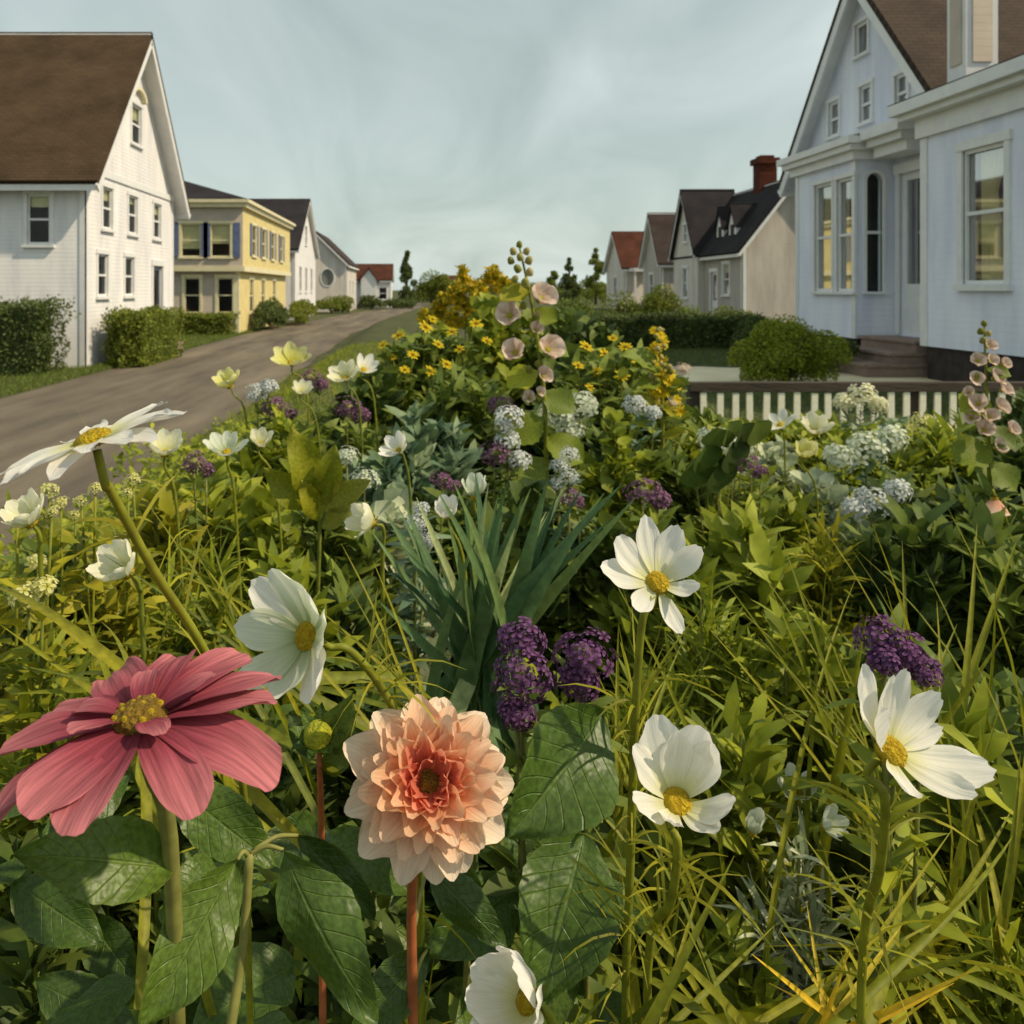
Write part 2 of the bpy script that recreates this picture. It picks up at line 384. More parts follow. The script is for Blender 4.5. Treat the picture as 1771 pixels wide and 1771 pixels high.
def link(o, parent=None, world=None):
    COL.objects.link(o)
    world = world or Matrix.Identity(4)
    WM[o.name] = world
    if parent is not None:
        o.parent = parent
        o.matrix_basis = WM[parent.name].inverted() @ world
    else:
        o.matrix_basis = world
    return o


def thing(name, label, cat, loc, group=None):
    o = bpy.data.objects.new(name, None)
    o.empty_display_size = 0.1
    link(o, None, Matrix.Translation(Vector(loc)))
    return tag(o, label, cat, group)


def obj(name, mesh, parent=None, world=None, kind=None, label=None):
    o = bpy.data.objects.new(name, mesh)
    link(o, parent, world)
    return tag(o, label, kind=kind)


def mesh_of(name, verts, faces, mat, smooth=False, attrs=None):
    me = bpy.data.meshes.new(name)
    if isinstance(verts, np.ndarray) and isinstance(faces, np.ndarray):
        nv, nf = len(verts), len(faces)
        k = faces.shape[1]
        me.vertices.add(nv); me.vertices.foreach_set('co', verts.astype(np.float32).ravel())
        me.loops.add(nf * k); me.loops.foreach_set('vertex_index', faces.astype(np.int32).ravel())
        me.polygons.add(nf)
        me.polygons.foreach_set('loop_start', np.arange(0, nf * k, k, dtype=np.int32))
        me.polygons.foreach_set('loop_total', np.full(nf, k, dtype=np.int32))
        me.update(calc_edges=True)
    else:
        me.from_pydata([tuple(v) for v in verts], [], [tuple(f) for f in faces])
    if attrs:
        for an, av in attrs.items():
            av = np.asarray(av, dtype=np.float32)
            if av.ndim == 1:
                a = me.attributes.new(an, 'FLOAT', 'POINT'); a.data.foreach_set('value', av)
            else:
                a = me.attributes.new(an, 'FLOAT_VECTOR', 'POINT'); a.data.foreach_set('vector', av.ravel())
    if smooth:
        me.polygons.foreach_set('use_smooth', np.ones(len(me.polygons), dtype=bool))
    me.materials.append(M[mat] if isinstance(mat, str) else mat)
    me.update()
    return me


class MB:
    """collects boxes / polygons in world coordinates; build() makes ONE mesh object"""
    def __init__(self):
        self.v = []; self.f = []; self.ruv = []

    def poly(self, pts, uv=None):
        s = len(self.v)
        self.v += [Vector(p) for p in pts]
        self.ruv += list(uv) if uv else [(p[0] + p[1], p[2], 0) for p in pts]
        self.f.append(tuple(range(s, s + len(pts))))
        return self

    def box(self, x0, x1, y0, y1, z0, z1):
        x0, x1 = sorted((x0, x1)); y0, y1 = sorted((y0, y1)); z0, z1 = sorted((z0, z1))
        s = len(self.v)
        self.v += [Vector(p) for p in ((x0, y0, z0), (x1, y0, z0), (x1, y1, z0), (x0, y1, z0), (x0, y0, z1), (x1, y0, z1), (x1, y1, z1), (x0, y1, z1))]
        self.ruv += [(p[0] + p[1], p[2], 0) for p in self.v[s:]]
        self.f += [tuple(s + i for i in q) for q in ((0, 3, 2, 1), (4, 5, 6, 7), (0, 1, 5, 4), (1, 2, 6, 5), (2, 3, 7, 6), (3, 0, 4, 7))]
        return self

    def slab(self, pts, t):
        """a flat quad (top surface) given thickness t downwards; uv along the slab for shingles"""
        p = [Vector(q) for q in pts]
        n = (p[1] - p[0]).cross(p[3] - p[0]).normalized()
        if n.z < 0: n = -n
        q = [a - n * t for a in p]
        e = (p[1] - p[0]).normalized()
        up = n.cross(e)
        s = len(self.v)
        self.v += p + q
        self.ruv += [((a - p[0]).dot(e), (a - p[0]).dot(up), 0) for a in p + q]
        self.f += [tuple(s + i for i in k) for k in ((0, 1, 2, 3), (7, 6, 5, 4), (0, 4, 5, 1), (1, 5, 6, 2), (2, 6, 7, 3), (3, 7, 4, 0))]
        return self

    def bar(self, a, b, w, h, up=(0, 0, 1)):
        a = Vector(a); b = Vector(b); d = (b - a).normalized()
        up = Vector(up); s_ = d.cross(up).normalized(); u = s_.cross(d)
        s = len(self.v)
        for p in (a, b):
            for i, j in ((-1, -1), (1, -1), (1, 1), (-1, 1)):
                q = p + s_ * (i * w / 2) + u * (j * h / 2)
                self.v.append(q); self.ruv.append((q.x, q.z, 0))
        self.f += [tuple(s + i for i in q) for q in ((3, 2, 1, 0), (4, 5, 6, 7), (0, 1, 5, 4), (1, 2, 6, 5), (2, 3, 7, 6), (3, 0, 4, 7))]
        return self

    def build(self, name, mat, parent=None, smooth=False, kind=None, label=None):
        off = WM[parent.name].translation if parent is not None else Vector((0, 0, 0))
        me = mesh_of(name, [v - off for v in self.v], self.f, mat, smooth, {'ruv': np.array([tuple(u) for u in self.ruv])})
        return obj(name, me, parent, Matrix.Translation(off), kind, label)


def P(px, py, d):
    """photo pixel at depth d -> world point"""
    return Vector(((px - VX) / F * d, d, CZ + (VY - py) / F * d))


def sstep(a, b, x):
    t = np.clip((x - a) / (b - a), 0, 1)
    return t * t * (3 - 2 * t)


def road_shift(y):
    return np.interp(y, [-50, 42, 60, 80, 105, 150, 400], [0, 0, 1.2, 2.6, 6.2, 9.5, 20])


def ground_z(x, y):
    x = np.asarray(x, float); y = np.asarray(y, float)
    u = x - road_shift(y)
    right = sstep(-3.1, -1.5, u)
    hr = 1.0 - 0.3 * sstep(4.5, 7.5, y) - 0.1 * sstep(2.2, 5.0, x) * sstep(3, 6, y)
    left = 0.06 * sstep(-8.2, -8.7, u)
    z = right * hr + left
    z = z * (1 - sstep(110, 160, y))
    return z


def gz(x, y):
    return float(ground_z(x, y))


def tube(points, radii, sides=7):
    """tapered tube through points (catmull-rom smoothed)"""
    pts = [Vector(p) for p in points]
    if len(pts) > 2:
        ext = [pts[0] * 2 - pts[1]] + pts + [pts[-1] * 2 - pts[-2]]
        rr = list(np.interp(np.linspace(0, 1, len(pts)), np.linspace(0, 1, len(radii)), radii))
        q = []; r2 = []
        for i in range(len(pts) - 1):
            p0, p1, p2, p3 = ext[i:i + 4]
            for k in range(5):
                t = k / 5
                q.append(0.5 * ((2 * p1) + (p2 - p0) * t + (2 * p0 - 5 * p1 + 4 * p2 - p3) * t * t + (3 * p1 - p0 - 3 * p2 + p3) * t ** 3))
                r2.append(rr[i] * (1 - t) + rr[i + 1] * t)
        q.append(pts[-1]); r2.append(rr[-1])
        pts, radii = q, r2
    else:
        radii = list(np.interp(np.linspace(0, 1, len(pts)), np.linspace(0, 1, len(radii)), radii))
    V = []; Fc = []
    up = Vector((0.13, 0.97, 0.21)).normalized()
    for i, p in enumerate(pts):
        d = (pts[min(i + 1, len(pts) - 1)] - pts[max(i - 1, 0)]).normalized()
        s = d.cross(up)
        if s.length < 1e-4: s = d.cross(Vector((1, 0, 0)))
        s.normalize(); u = s.cross(d)
        for k in range(sides):
            a = 2 * math.pi * k / sides
            V.append(p + s * math.cos(a) * radii[i] + u * math.sin(a) * radii[i])
    n = len(pts)
    for i in range(n - 1):
        for k in range(sides):
            k2 = (k + 1) % sides
            Fc.append((i * sides + k, i * sides + k2, (i + 1) * sides + k2, (i + 1) * sides + k))
    Fc.append(tuple(range((n - 1) * sides, n * sides)))
    Fc.append(tuple(reversed(range(sides))))
    return V, Fc


def add_tube(name, parent, points, radii, mat, sides=7, kind=None):
    V, Fc = tube(points, radii, sides)
    off = WM[parent.name].translation
    me = mesh_of(name, [v - off for v in V], Fc, mat, True)
    return obj(name, me, parent, Matrix.Translation(off), kind)


def frame_from(n, loc, spin=0.0):
    z = Vector(n).normalized()
    ref = Vector((0, 0, 1)) if abs(z.z) < 0.95 else Vector((0, 1, 0))
    x = ref.cross(z).normalized(); y = z.cross(x)
    m = Matrix(((x.x, y.x, z.x, 0), (x.y, y.y, z.y, 0), (x.z, y.z, z.z, 0), (0, 0, 0, 1)))
    return Matrix.Translation(Vector(loc)) @ m @ Matrix.Rotation(spin, 4, 'Z')


def petal_mesh(name, mat, Lg, W, bend=0.2, start=0.0, cup=0.12, basew=0.25, peak=0.6, endw=0.62, tipr=0.22, notch=0.0, ridge=0.0, nu=9, nv=6, seed=0, twist=0.0, wave=0.0):
    rs = random.Random(seed)
    V = []; U = []; VV = []
    x = z = 0.0
    prev = 0.0
    prof = []
    for i in range(nu + 1):
        u = i / nu
        th = start + bend * u
        if i:
            x += math.cos(th) / nu * Lg; z += math.sin(th) / nu * Lg
        prof.append((x, z, th))
    ph = rs.uniform(0, 6.28)
    for i in range(nu + 1):
        u = i / nu
        x, z, th = prof[i]
        if u < peak:
            w = basew + (1 - basew) * math.sin(math.pi / 2 * u / peak)
        else:
            w = 1 - (1 - endw) * ((u - peak) / (1 - peak)) ** 2
        for j in range(nv + 1):
            v = -1 + 2 * j / nv
            sh = -tipr * Lg * (v * v) * u ** 3 + notch * Lg * math.cos(3 * math.pi * v) * u ** 6
            hh = cup * W * (v * v) * (0.4 + 0.6 * u) + ridge * W * math.cos(2.5 * math.pi * v) * min(1, u * 2) + wave * W * math.sin(7 * u + ph + 2 * v) * u
            hh += twist * W * v * u
            px = x + sh * math.cos(th) - hh * math.sin(th)
            pz = z + sh * math.sin(th) + hh * math.cos(th)
            V.append((px, v * w * W / 2, pz)); U.append(u); VV.append(v)
    Fc = []
    for i in range(nu):
        for j in range(nv):
            a = i * (nv + 1) + j
            Fc.append((a, a + nv + 1, a + nv + 2, a + 1))
    return mesh_of(name, V, Fc, mat, True, {'lu': U, 'lv': VV})


def dome_mesh(name, mat, r, h, n=14, rings=6, bumpy=0.0, seed=0):
    rs = random.Random(seed)
    V = [(0, 0, h)]; Fc = []
    for i in range(1, rings + 1):
        a = i / rings * math.pi * 0.62
        for k in range(n):
            b = 2 * math.pi * k / n + (i % 2) * math.pi / n
            q = 1 + rs.uniform(-bumpy, bumpy)
            V.append((r * math.sin(a) * math.cos(b) * q, r * math.sin(a) * math.sin(b) * q, h * math.cos(a) * q))
    for k in range(n):
        Fc.append((0, 1 + k, 1 + (k + 1) % n))
    for i in range(rings - 1):
        for k in range(n):
            a = 1 + i * n + k; b = 1 + i * n + (k + 1) % n
            Fc.append((a, a + n, b + n, b))
    return mesh_of(name, V, Fc, mat, True)


def leaf_mesh(name, mat, W=0.4, fold=0.15, bend=-0.3, peak=0.42, serr=0.0, nu=14, nv=8, seed=0, wave=0.06):
    """leaf of unit length along +X, normal +Z"""
    rs = random.Random(seed)
    V = []; U = []; VV = []
    x = z = 0
    ph = rs.uniform(0, 6)
    for i in range(nu + 1):
        u = i / nu
        th = -bend * 0.5 + bend * u
        if i:
            x += math.cos(th) / nu; z += math.sin(th) / nu
        if u < peak:
            w = math.sin(math.pi / 2 * (u / peak)) ** 0.8
        else:
            w = math.cos(math.pi / 2 * ((u - peak) / (1 - peak))) ** 0.85
        w = max(w, 0.02)
        w *= 1 + serr * (1 if i % 2 else -1)
        for j in range(nv + 1):
            v = -1 + 2 * j / nv
            hh = fold * W * abs(v) ** 1.3 * w + wave * math.sin(9 * u + ph + (1.5 if v > 0 else 0)) * v * v
            V.append((x - hh * math.sin(th), v * w * W / 2, z + hh * math.cos(th))); U.append(u); VV.append(v)
    Fc = []
    for i in range(nu):
        for j in range(nv):
            a = i * (nv + 1) + j
            Fc.append((a, a + nv + 1, a + nv + 2, a + 1))
    return mesh_of(name, V, Fc, mat, True, {'lu': U, 'lv': VV})


def place_along(name, me, parent, a, b, up=(0, -0.6, 0.8), wscale=1.0, width=None):
    """put a unit-length leaf mesh from point a to point b"""
    a = Vector(a); b = Vector(b)
    x = (b - a); ln = x.length; x.normalize()
    if width:
        wscale = width / ln
    up = Vector(up)
    y = up.cross(x)
    if y.length < 1e-3: y = Vector((1, 0, 0)).cross(x)
    y.normalize(); z = x.cross(y)
    m = Matrix(((x.x * ln, y.x * ln * wscale, z.x * ln, a.x), (x.y * ln, y.y * ln * wscale, z.y * ln, a.y), (x.z * ln, y.z * ln * wscale, z.z * ln, a.z), (0, 0, 0, 1)))
    return obj(name, me, parent, m)


def unit(v):
    return v / np.maximum(np.linalg.norm(v, axis=1, keepdims=True), 1e-9)


def leaf_cloud(c, d, n, ln, wd, rs, fold=0.18, droop=0.15):
    """many small leaves (4 triangles each). c base points, d directions, n rough normals"""
    c = np.asarray(c, float); k = len(c)
    d = unit(d); s = unit(np.cross(d, n)); n2 = np.cross(s, d)
    ln = np.broadcast_to(ln, (k,))[:, None]; wd = np.broadcast_to(wd, (k,))[:, None]
    mid = c + d * ln * 0.45
    tip = c + d * ln - n2 * ln * droop
    l = c + d * ln * 0.42 - s * wd * 0.5 + n2 * wd * fold
    r = c + d * ln * 0.42 + s * wd * 0.5 + n2 * wd * fold
    l2 = c + d * ln * 0.75 - s * wd * 0.36 + n2 * (wd * fold * .6 - ln * droop * .5)
    r2 = c + d * ln * 0.75 + s * wd * 0.36 + n2 * (wd * fold * .6 - ln * droop * .5)
    V = np.stack([c, l, mid, r, l2, r2, tip], 1).reshape(-1, 3)
    b = (np.arange(k) * 7)[:, None, None]
    T = np.array([[0, 2, 1], [0, 3, 2], [1, 2, 4], [2, 3, 5], [2, 5, 4], [4, 5, 6]])[None]
    Fc = (b + T).reshape(-1, 3)
    tint = np.repeat(rs.rand(k), 7)
    return V, Fc, tint


def blade_cloud(c, d, ln, wd, rs, seg=3, droop=0.5):
    """thin ribbon leaves bending down"""
    c = np.asarray(c, float); k = len(c)
    d = unit(d)
    ln = np.broadcast_to(ln, (k,)); wd = np.broadcast_to(wd, (k,))
    s = unit(np.cross(d, unit(rs.randn(k, 3))))
    rows = []
    for i in range(seg + 1):
        t = i / seg
        p = c + d * (ln * t)[:, None]
        p[:, 2] -= droop * ln * t * t * np.hypot(d[:, 0], d[:, 1])
        w = (wd * (0.35 + 0.65 * math.sin(math.pi * min(1, 0.15 + t * 0.8))) * (1 if i < seg else 0.25))[:, None]
        rows += [p - s * w * 0.5, p + s * w * 0.5]
    V = np.stack(rows, 1).reshape(-1, 3)
    m = 2 * (seg + 1)
    b = (np.arange(k) * m)[:, None, None]
    T = np.array([[2 * i, 2 * i + 1, 2 * i + 3, 2 * i + 2] for i in range(seg)])[None]
    Fc = (b + T).reshape(-1, 4)
    return V, Fc, np.repeat(rs.rand(k), m)


def cloud_obj(name, V, Fc, tint, mat, parent=None, kind='stuff'):
    off = np.array(WM[parent.name].translation) if parent is not None else np.zeros(3)
    me = mesh_of(name, V - off, Fc, mat, False, {'tint': tint})
    return obj(name, me, parent, Matrix.Translation(Vector(off)), kind)


# ------------------------------------------------------------------ ground, road, path
def build_ground():
    xs = np.unique(np.concatenate([np.linspace(-600, -40, 15), np.linspace(-40, -10, 16), np.linspace(-10, 12, 89), np.linspace(12, 40, 15), np.linspace(40, 600, 15)]))
    ys = np.unique(np.concatenate([np.linspace(-60, -4, 8), np.linspace(-4, 10, 57), np.linspace(10, 40, 41), np.linspace(40, 170, 66), np.linspace(170, 1500, 20)]))
    X, Y = np.meshgrid(xs, ys)
    Z = ground_z(X, Y) + 0.012 * np.sin(X * 1.7 + Y * .6) * (Y > 9) * (ground_z(X, Y) > .1)
    V = np.stack([X, Y, Z], -1).reshape(-1, 3)
    nx = len(xs)
    a = (np.arange(len(ys) - 1)[:, None] * nx + np.arange(nx - 1)[None]).ravel()
    Fc = np.stack([a, a + 1, a + nx + 1, a + nx], 1)
    tag(obj('ground', mesh_of('ground', V, Fc, 'lawn', True)), kind='structure')
    ys = np.concatenate([np.linspace(-50, 40, 31), np.linspace(42, 170, 65)])
    V = []; Fc = []
    for i, y in enumerate(ys):
        s = float(road_shift(y))
        w = 0.05 * math.sin(y * 1.3) + 0.04 * math.sin(y * 3.1)
        V += [(s - 8.3 + w, y, 0.012), (s - 5.7, y, 0.045), (s - 3.15 + w, y, 0.016)]
        if i:
            b = 3 * (i - 1)
            Fc += [(b, b + 1, b + 4, b + 3), (b + 1, b + 2, b + 5, b + 4)]
    tag(obj('road', mesh_of('road', V, Fc, 'asphalt', True)), kind='structure')
    # garden soil, laid over the ground
    V = []; Fc = []
    gx = np.linspace(-1.45, 4.6, 41); gy = np.linspace(-1.0, 7.2, 45)
    for y in gy:
        for x in gx:
            V.append((x, y, gz(x, y) + 0.03 + 0.012 * math.sin(9 * x + 3 * y) * math.sin(7 * y)))
    n = len(gx)
    for j in range(len(gy) - 1):
        for i in range(n - 1):
            a = j * n + i
            Fc.append((a, a + 1, a + n + 1, a + n))
    tag(obj('soil', mesh_of('soil', V, Fc, 'soil', True)), kind='structure')
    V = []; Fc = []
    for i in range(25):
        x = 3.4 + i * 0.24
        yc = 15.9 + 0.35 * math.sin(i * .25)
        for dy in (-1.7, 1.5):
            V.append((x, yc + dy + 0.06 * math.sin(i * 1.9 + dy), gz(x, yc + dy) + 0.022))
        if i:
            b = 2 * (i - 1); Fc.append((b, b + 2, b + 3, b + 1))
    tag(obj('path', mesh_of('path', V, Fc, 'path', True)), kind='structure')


build_ground()


# ------------------------------------------------------------------ houses
def pt(pl, a, z, dep):
    ax, c, s = pl
    return Vector((c + s * dep, a, z)) if ax == 'x' else Vector((a, c + s * dep, z))


def abox(mb, pl, a0, a1, z0, z1, d0, d1):
    p = pt(pl, a0, z0, d0); q = pt(pl, a1, z1, d1)
    mb.box(p.x, q.x, p.y, q.y, p.z, q.z)


def wall(root, pl, outer, holes, mat, rev=0.14, name='wall'):
    loops = [[Vector((a, z, 0)) for a, z in outer]]
    for h in holes:
        loops.append([Vector((a, z, 0)) for a, z in reversed(h)])
    flat = [p for l in loops for p in l]
    mb = MB()
    for tri in tessellate_polygon(loops):
        mb.poly([pt(pl, flat[i].x, flat[i].y, 0) for i in tri])
    for h in holes:
        k = len(h)
        for i in range(k):
            a, b = h[i], h[(i + 1) % k]
            mb.poly([pt(pl, a[0], a[1], 0), pt(pl, b[0], b[1], 0), pt(pl, b[0], b[1], -rev), pt(pl, a[0], a[1], -rev)])
    return mb.build(name, mat, root)


def hole_of(w):
    a0, a1 = w['a'] - w['w'] / 2, w['a'] + w['w'] / 2
    if w.get('arch'):
        r = w['w'] / 2; zc_ = w['z1'] - r
        pts = [(a0, w['z0']), (a1, w['z0'])]
        pts += [(w['a'] + r * math.cos(t), zc_ + r * math.sin(t)) for t in np.linspace(0, math.pi, 11)]
        return pts
    if w.get('round'):
        zc_ = (w['z0'] + w['z1']) / 2; rz = (w['z1'] - w['z0']) / 2
        return [(w['a'] + w['w'] / 2 * math.cos(t), zc_ + rz * math.sin(t)) for t in np.linspace(0, 2 * math.pi, 17)[:-1]]
    return [(a0, w['z0']), (a1, w['z0']), (a1, w['z1']), (a0, w['z1'])]


def curtain_mb(pl, a0, a1, z0, z1, dep, folds, amp=0.03, tie=0.0):
    mb = MB(); n = folds * 6
    rows = 7
    g = []
    for r in range(rows):
        t = r / (rows - 1)
        row = []
        for i in range(n + 1):
            s = i / n
            a = a0 + (a1 - a0) * s * (1 - tie * math.sin(math.pi * min(1, (1 - t) * 1.35)) ** 2)
            row.append(pt(pl, a, z0 + (z1 - z0) * t, dep + amp * math.sin(2 * math.pi * folds * s)))
        g.append(row)
    for r in range(rows - 1):
        for i in range(n):
            mb.poly([g[r][i], g[r][i + 1], g[r + 1][i + 1], g[r + 1][i]])
    return mb


def window(root, pl, w, trim='trim', name='window'):
    t = w.get('t', 0.1)
    h = hole_of(w)
    mb = MB()
    cx = w['a']; cz = (w['z0'] + w['z1']) / 2
    k = len(h)
    if w.get('arch') or w.get('round'):
        def grow(p):
            v = Vector((p[0] - cx, p[1] - cz)); return (p[0] + t * (1 if v.x > 0 else -1) * min(1, abs(v.x) / (w['w'] / 2)), p[1] + t * (1 if v.y > 0 else -1) * min(1, abs(v.y) / (w['z1'] - cz)))
        for i in range(k):
            a, b = h[i], h[(i + 1) % k]; A, B = grow(a), grow(b)
            mb.poly([pt(pl, a[0], a[1], .045), pt(pl, b[0], b[1], .045), pt(pl, B[0], B[1], .045), pt(pl, A[0], A[1], .045)])
            mb.poly([pt(pl, A[0], A[1], .045), pt(pl, B[0], B[1], .045), pt(pl, B[0], B[1], -.01), pt(pl, A[0], A[1], -.01)])
            mb.poly([pt(pl, a[0], a[1], .045), pt(pl, b[0], b[1], .045), pt(pl, b[0], b[1], -.05), pt(pl, a[0], a[1], -.05)])
    else:
        a0, a1 = h[0][0], h[1][0]
        abox(mb, pl, a0 - t, a0, w['z0'] - .004, w['z1'] + .004, -.012, .04)
        abox(mb, pl, a1, a1 + t, w['z0'] - .004, w['z1'] + .004, -.012, .04)
        abox(mb, pl, a0 - t * 1.25, a1 + t * 1.25, w['z1'] + .004, w['z1'] + t * 1.3, -.012, .055)
    fr = mb.build(name, trim, root)
    if not w.get('round'):
        s = MB(); abox(s, pl, w['a'] - w['w'] / 2 - t * 1.3, w['a'] + w['w'] / 2 + t * 1.3, w['z0'] - t * .9, w['z0'] - .006, -.012, .09)
        s.build('sill', trim, fr)
    g = MB(); g.poly([pt(pl, a, z, -.075) for a, z in h]); g.build('pane', 'glass', fr)
    a0, a1 = w['a'] - w['w'] / 2, w['a'] + w['w'] / 2
    if w.get('rail', True):
        s = MB(); zc_ = w.get('zr', cz); abox(s, pl, a0 + .002, a1 - .002, zc_ - .03, zc_ + .03, -.06, -.02); s.build('sash_rail', trim, fr)
    if w.get('sash', True) and not w.get('round') and not w.get('arch'):
        s = MB()
        abox(s, pl, a0 + .002, a0 + .05, w['z0'] + .002, w['z1'] - .002, -.064, -.018); abox(s, pl, a1 - .05, a1 - .002, w['z0'] + .002, w['z1'] - .002, -.064, -.018)
        abox(s, pl, a0 + .05, a1 - .05, w['z0'] + .002, w['z0'] + .06, -.064, -.018); abox(s, pl, a0 + .05, a1 - .05, w['z1'] - .06, w['z1'] - .002, -.064, -.018)
        s.build('sash', trim, fr)
    if w.get('mull'):
        s = MB(); abox(s, pl, w['a'] - .018, w['a'] + .018, w['z0'] + .06, w['z1'] - .06, -.055, -.03); s.build('muntin', trim, fr)
    if w.get('blind'):
        s = MB(); zb = w['z1'] - (w['z1'] - w['z0']) * w['blind']
        abox(s, pl, a0 + .02, a1 - .02, zb, w['z1'] - .02, -.13, -.115); s.build('blind', w.get('blindmat', 'blind'), fr)
    for (c0, c1, z0, z1, tie) in w.get('curtains', []):
        curtain_mb(pl, c0, c1, z0, z1, -.2, max(2, int(abs(c1 - c0) / .1)), tie=tie).build('curtain', 'curtain', fr)
    if w.get('shutters'):
        sw = w['shutters']
        for sgn in (-1, 1):
            s = MB(); e = w['a'] + sgn * (w['w'] / 2 + t + sw / 2 + .03)
            abox(s, pl, e - sw / 2, e + sw / 2, w['z0'] - .02, w['z1'] + .05, .004, .05); s.build('shutter', 'shutter', fr)
    return fr


def gable_house(name, label, x0, x1, y0, y1, zb, ze, zr, ridge, mats, wins=(), oe=0.35, og=0.35, t=0.14, zf=None, category='house', rake=0.2):
    wm, rm, tm = mats
    root = thing(name, label, category, ((x0 + x1) / 2, (y0 + y1) / 2, zb))
    faces = {'+x': ('x', x1, 1), '-x': ('x', x0, -1), '+y': ('y', y1, 1), '-y': ('y', y0, -1)}
    for fn, pl in faces.items():
        lo, hi = (y0, y1) if pl[0] == 'x' else (x0, x1)
        outer = [(lo, zb - .3), (hi, zb - .3), (hi, ze)]
        if ridge == pl[0]:
            outer.append(((lo + hi) / 2, zr))
        outer.append((lo, ze))
        ws = [w for w in wins if w['f'] == fn]
        wall(root, pl, outer, [hole_of(w) for w in ws], wm)
        for w in ws:
            if w.get('door'):
                door(root, pl, w, tm)
            else:
                window(root, pl, w, tm)
        # corner boards
        for a, s in ((lo, 1), (hi, -1)):
            b = MB(); abox(b, pl, a - s * .022, a + s * .16, zb - .3, ze - .01, -.01, .022); b.build('corner_board', tm, root)
    # roof
    c = (y0 + y1) / 2 if ridge == 'x' else (x0 + x1) / 2
    hw = (y1 - y0) / 2 if ridge == 'x' else (x1 - x0) / 2
    m = (zr - ze) / hw
    g0, g1 = (x0 - og, x1 + og) if ridge == 'x' else (y0 - og, y1 + og)
    nn = 1 / math.hypot(1, m)
    for s in (-1, 1):
        n = (s * m * nn * t, nn * t)
        A = (c + n[0] * .0 , zr + t / nn)
        B = (c + s * (hw + oe) + n[0], ze - m * oe + n[1])
        if ridge == 'x':
            pts = [(g0, B[0], B[1]), (g1, B[0], B[1]), (g1, A[0], A[1]), (g0, A[0], A[1])]
        else:
            pts = [(B[0], g0, B[1]), (B[0], g1, B[1]), (A[0], g1, A[1]), (A[0], g0, A[1])]
        sl = MB().slab(pts, t).build('roof_slope', rm, root)
        vn = Vector((0, n[0], n[1])) if ridge == 'x' else Vector((n[0], 0, n[1]))
        MB().slab([Vector(q) - vn * 1.002 for q in pts], .035).build('soffit', tm, sl)
        for g, sg in ((g0, -1), (g1, 1)):       # rake boards just under the roof edge
            k = MB()
            q0 = (c + s * .02, zr - rake / 2 + .02); q1 = (c + s * (hw + oe), ze - m * oe - rake / 2 + .02)
            if ridge == 'x':
                k.bar((g + sg * -.03, q0[0], q0[1]), (g + sg * -.03, q1[0], q1[1]), .05, rake, up=(0, 0, 1))
            else:
                k.bar((q0[0], g + sg * -.03, q0[1]), (q1[0], g + sg * -.03, q1[1]), .05, rake, up=(0, 0, 1))
            k.build('rake_board', tm, sl)
        k = MB()
        e = c + s * (hw + oe - .03); z = ze - m * oe - .07
        if ridge == 'x':
            k.box(g0 + .06, g1 - .06, e - .025, e + .025, z - .09, z + .07)
        else:
            k.box(e - .025, e + .025, g0 + .06, g1 - .06, z - .09, z + .07)
        k.build('fascia', tm, sl)
    return root


def door(root, pl, w, trim):
    h = hole_of(w)
    a0, a1 = h[0][0], h[1][0]; t = .12
    mb = MB()
    abox(mb, pl, a0 - t, a0, w['z0'], w['z1'] + .004, -.012, .045)
    abox(mb, pl, a1, a1 + t, w['z0'], w['z1'] + .004, -.012, .045)
    abox(mb, pl, a0 - t * 1.2, a1 + t * 1.2, w['z1'] + .004, w['z1'] + .2, -.012, .07)
    fr = mb.build('door', trim, root)
    zg = w.get('zg', w['z0'] + .9)
    lf = MB()
    abox(lf, pl, a0, a0 + .12, w['z0'], w['z1'], -.1, -.06); abox(lf, pl, a1 - .12, a1, w['z0'], w['z1'], -.1, -.06)
    abox(lf, pl, a0 + .12, a1 - .12, w['z0'], zg, -.1, -.06); abox(lf, pl, a0 + .12, a1 - .12, w['z1'] - .14, w['z1'], -.1, -.06)
    lf.build('door_leaf', w.get('mat', 'door'), fr)
    g = MB(); g.poly([pt(pl, a0 + .12, zg, -.085), pt(pl, a1 - .12, zg, -.085), pt(pl, a1 - .12, w['z1'] - .14, -.085), pt(pl, a0 + .12, w['z1'] - .14, -.085)])
    g.build('pane', 'glass', fr)
    k = MB(); abox(k, pl, a0 + .04, a0 + .08, zg - .12, zg - .06, -.06, -.005); k.build('handle', 'found', fr)
    return fr


def yof(px, X):
    """depth at which a plane X = const shows at photo column px"""
    return X * F / (px - VX)


def zof(py, d):
    return CZ + (VY - py) / F * d


# --- left house 1: tall white house with brown roof
def W(f, a, z0, z1, w, **k):
    return dict(f=f, a=a, z0=z0, z1=z1, w=w, **k)


X1 = -9.0
wins = [W('-y', -10.27, 3.42, 4.78, .62, blind=.25),
        W('-y', -12.6, 3.42, 4.78, .62),
        W('+x', yof(185, X1), 3.95, 5.15, .8, blind=.3), W('+x', yof(229, X1), 3.95, 5.15, .85, blind=.2), W('+x', yof(271, X1), 3.95, 5.15, .85, blind=.3),
        W('+x', yof(177, X1), 2.0, 3.2, .8), W('+x', yof(223, X1), 2.0, 3.2, .85),
        W('+x', yof(272, X1), .35, 3.0, 1.1, door=True, zg=1.2, mat='door'),
        W('+x', 27.85, 6.85, 8.1, .95, blind=.35)]
h1 = gable_house('white_house', 'tall white gabled house with brown roof at the left edge', -18, X1, 23.6, 32.1, 0.08, 5.5, 10.25, 'x', ('cream_white', 'roof_brown', 'trim'), wins, oe=.45, og=.52, rake=.26)
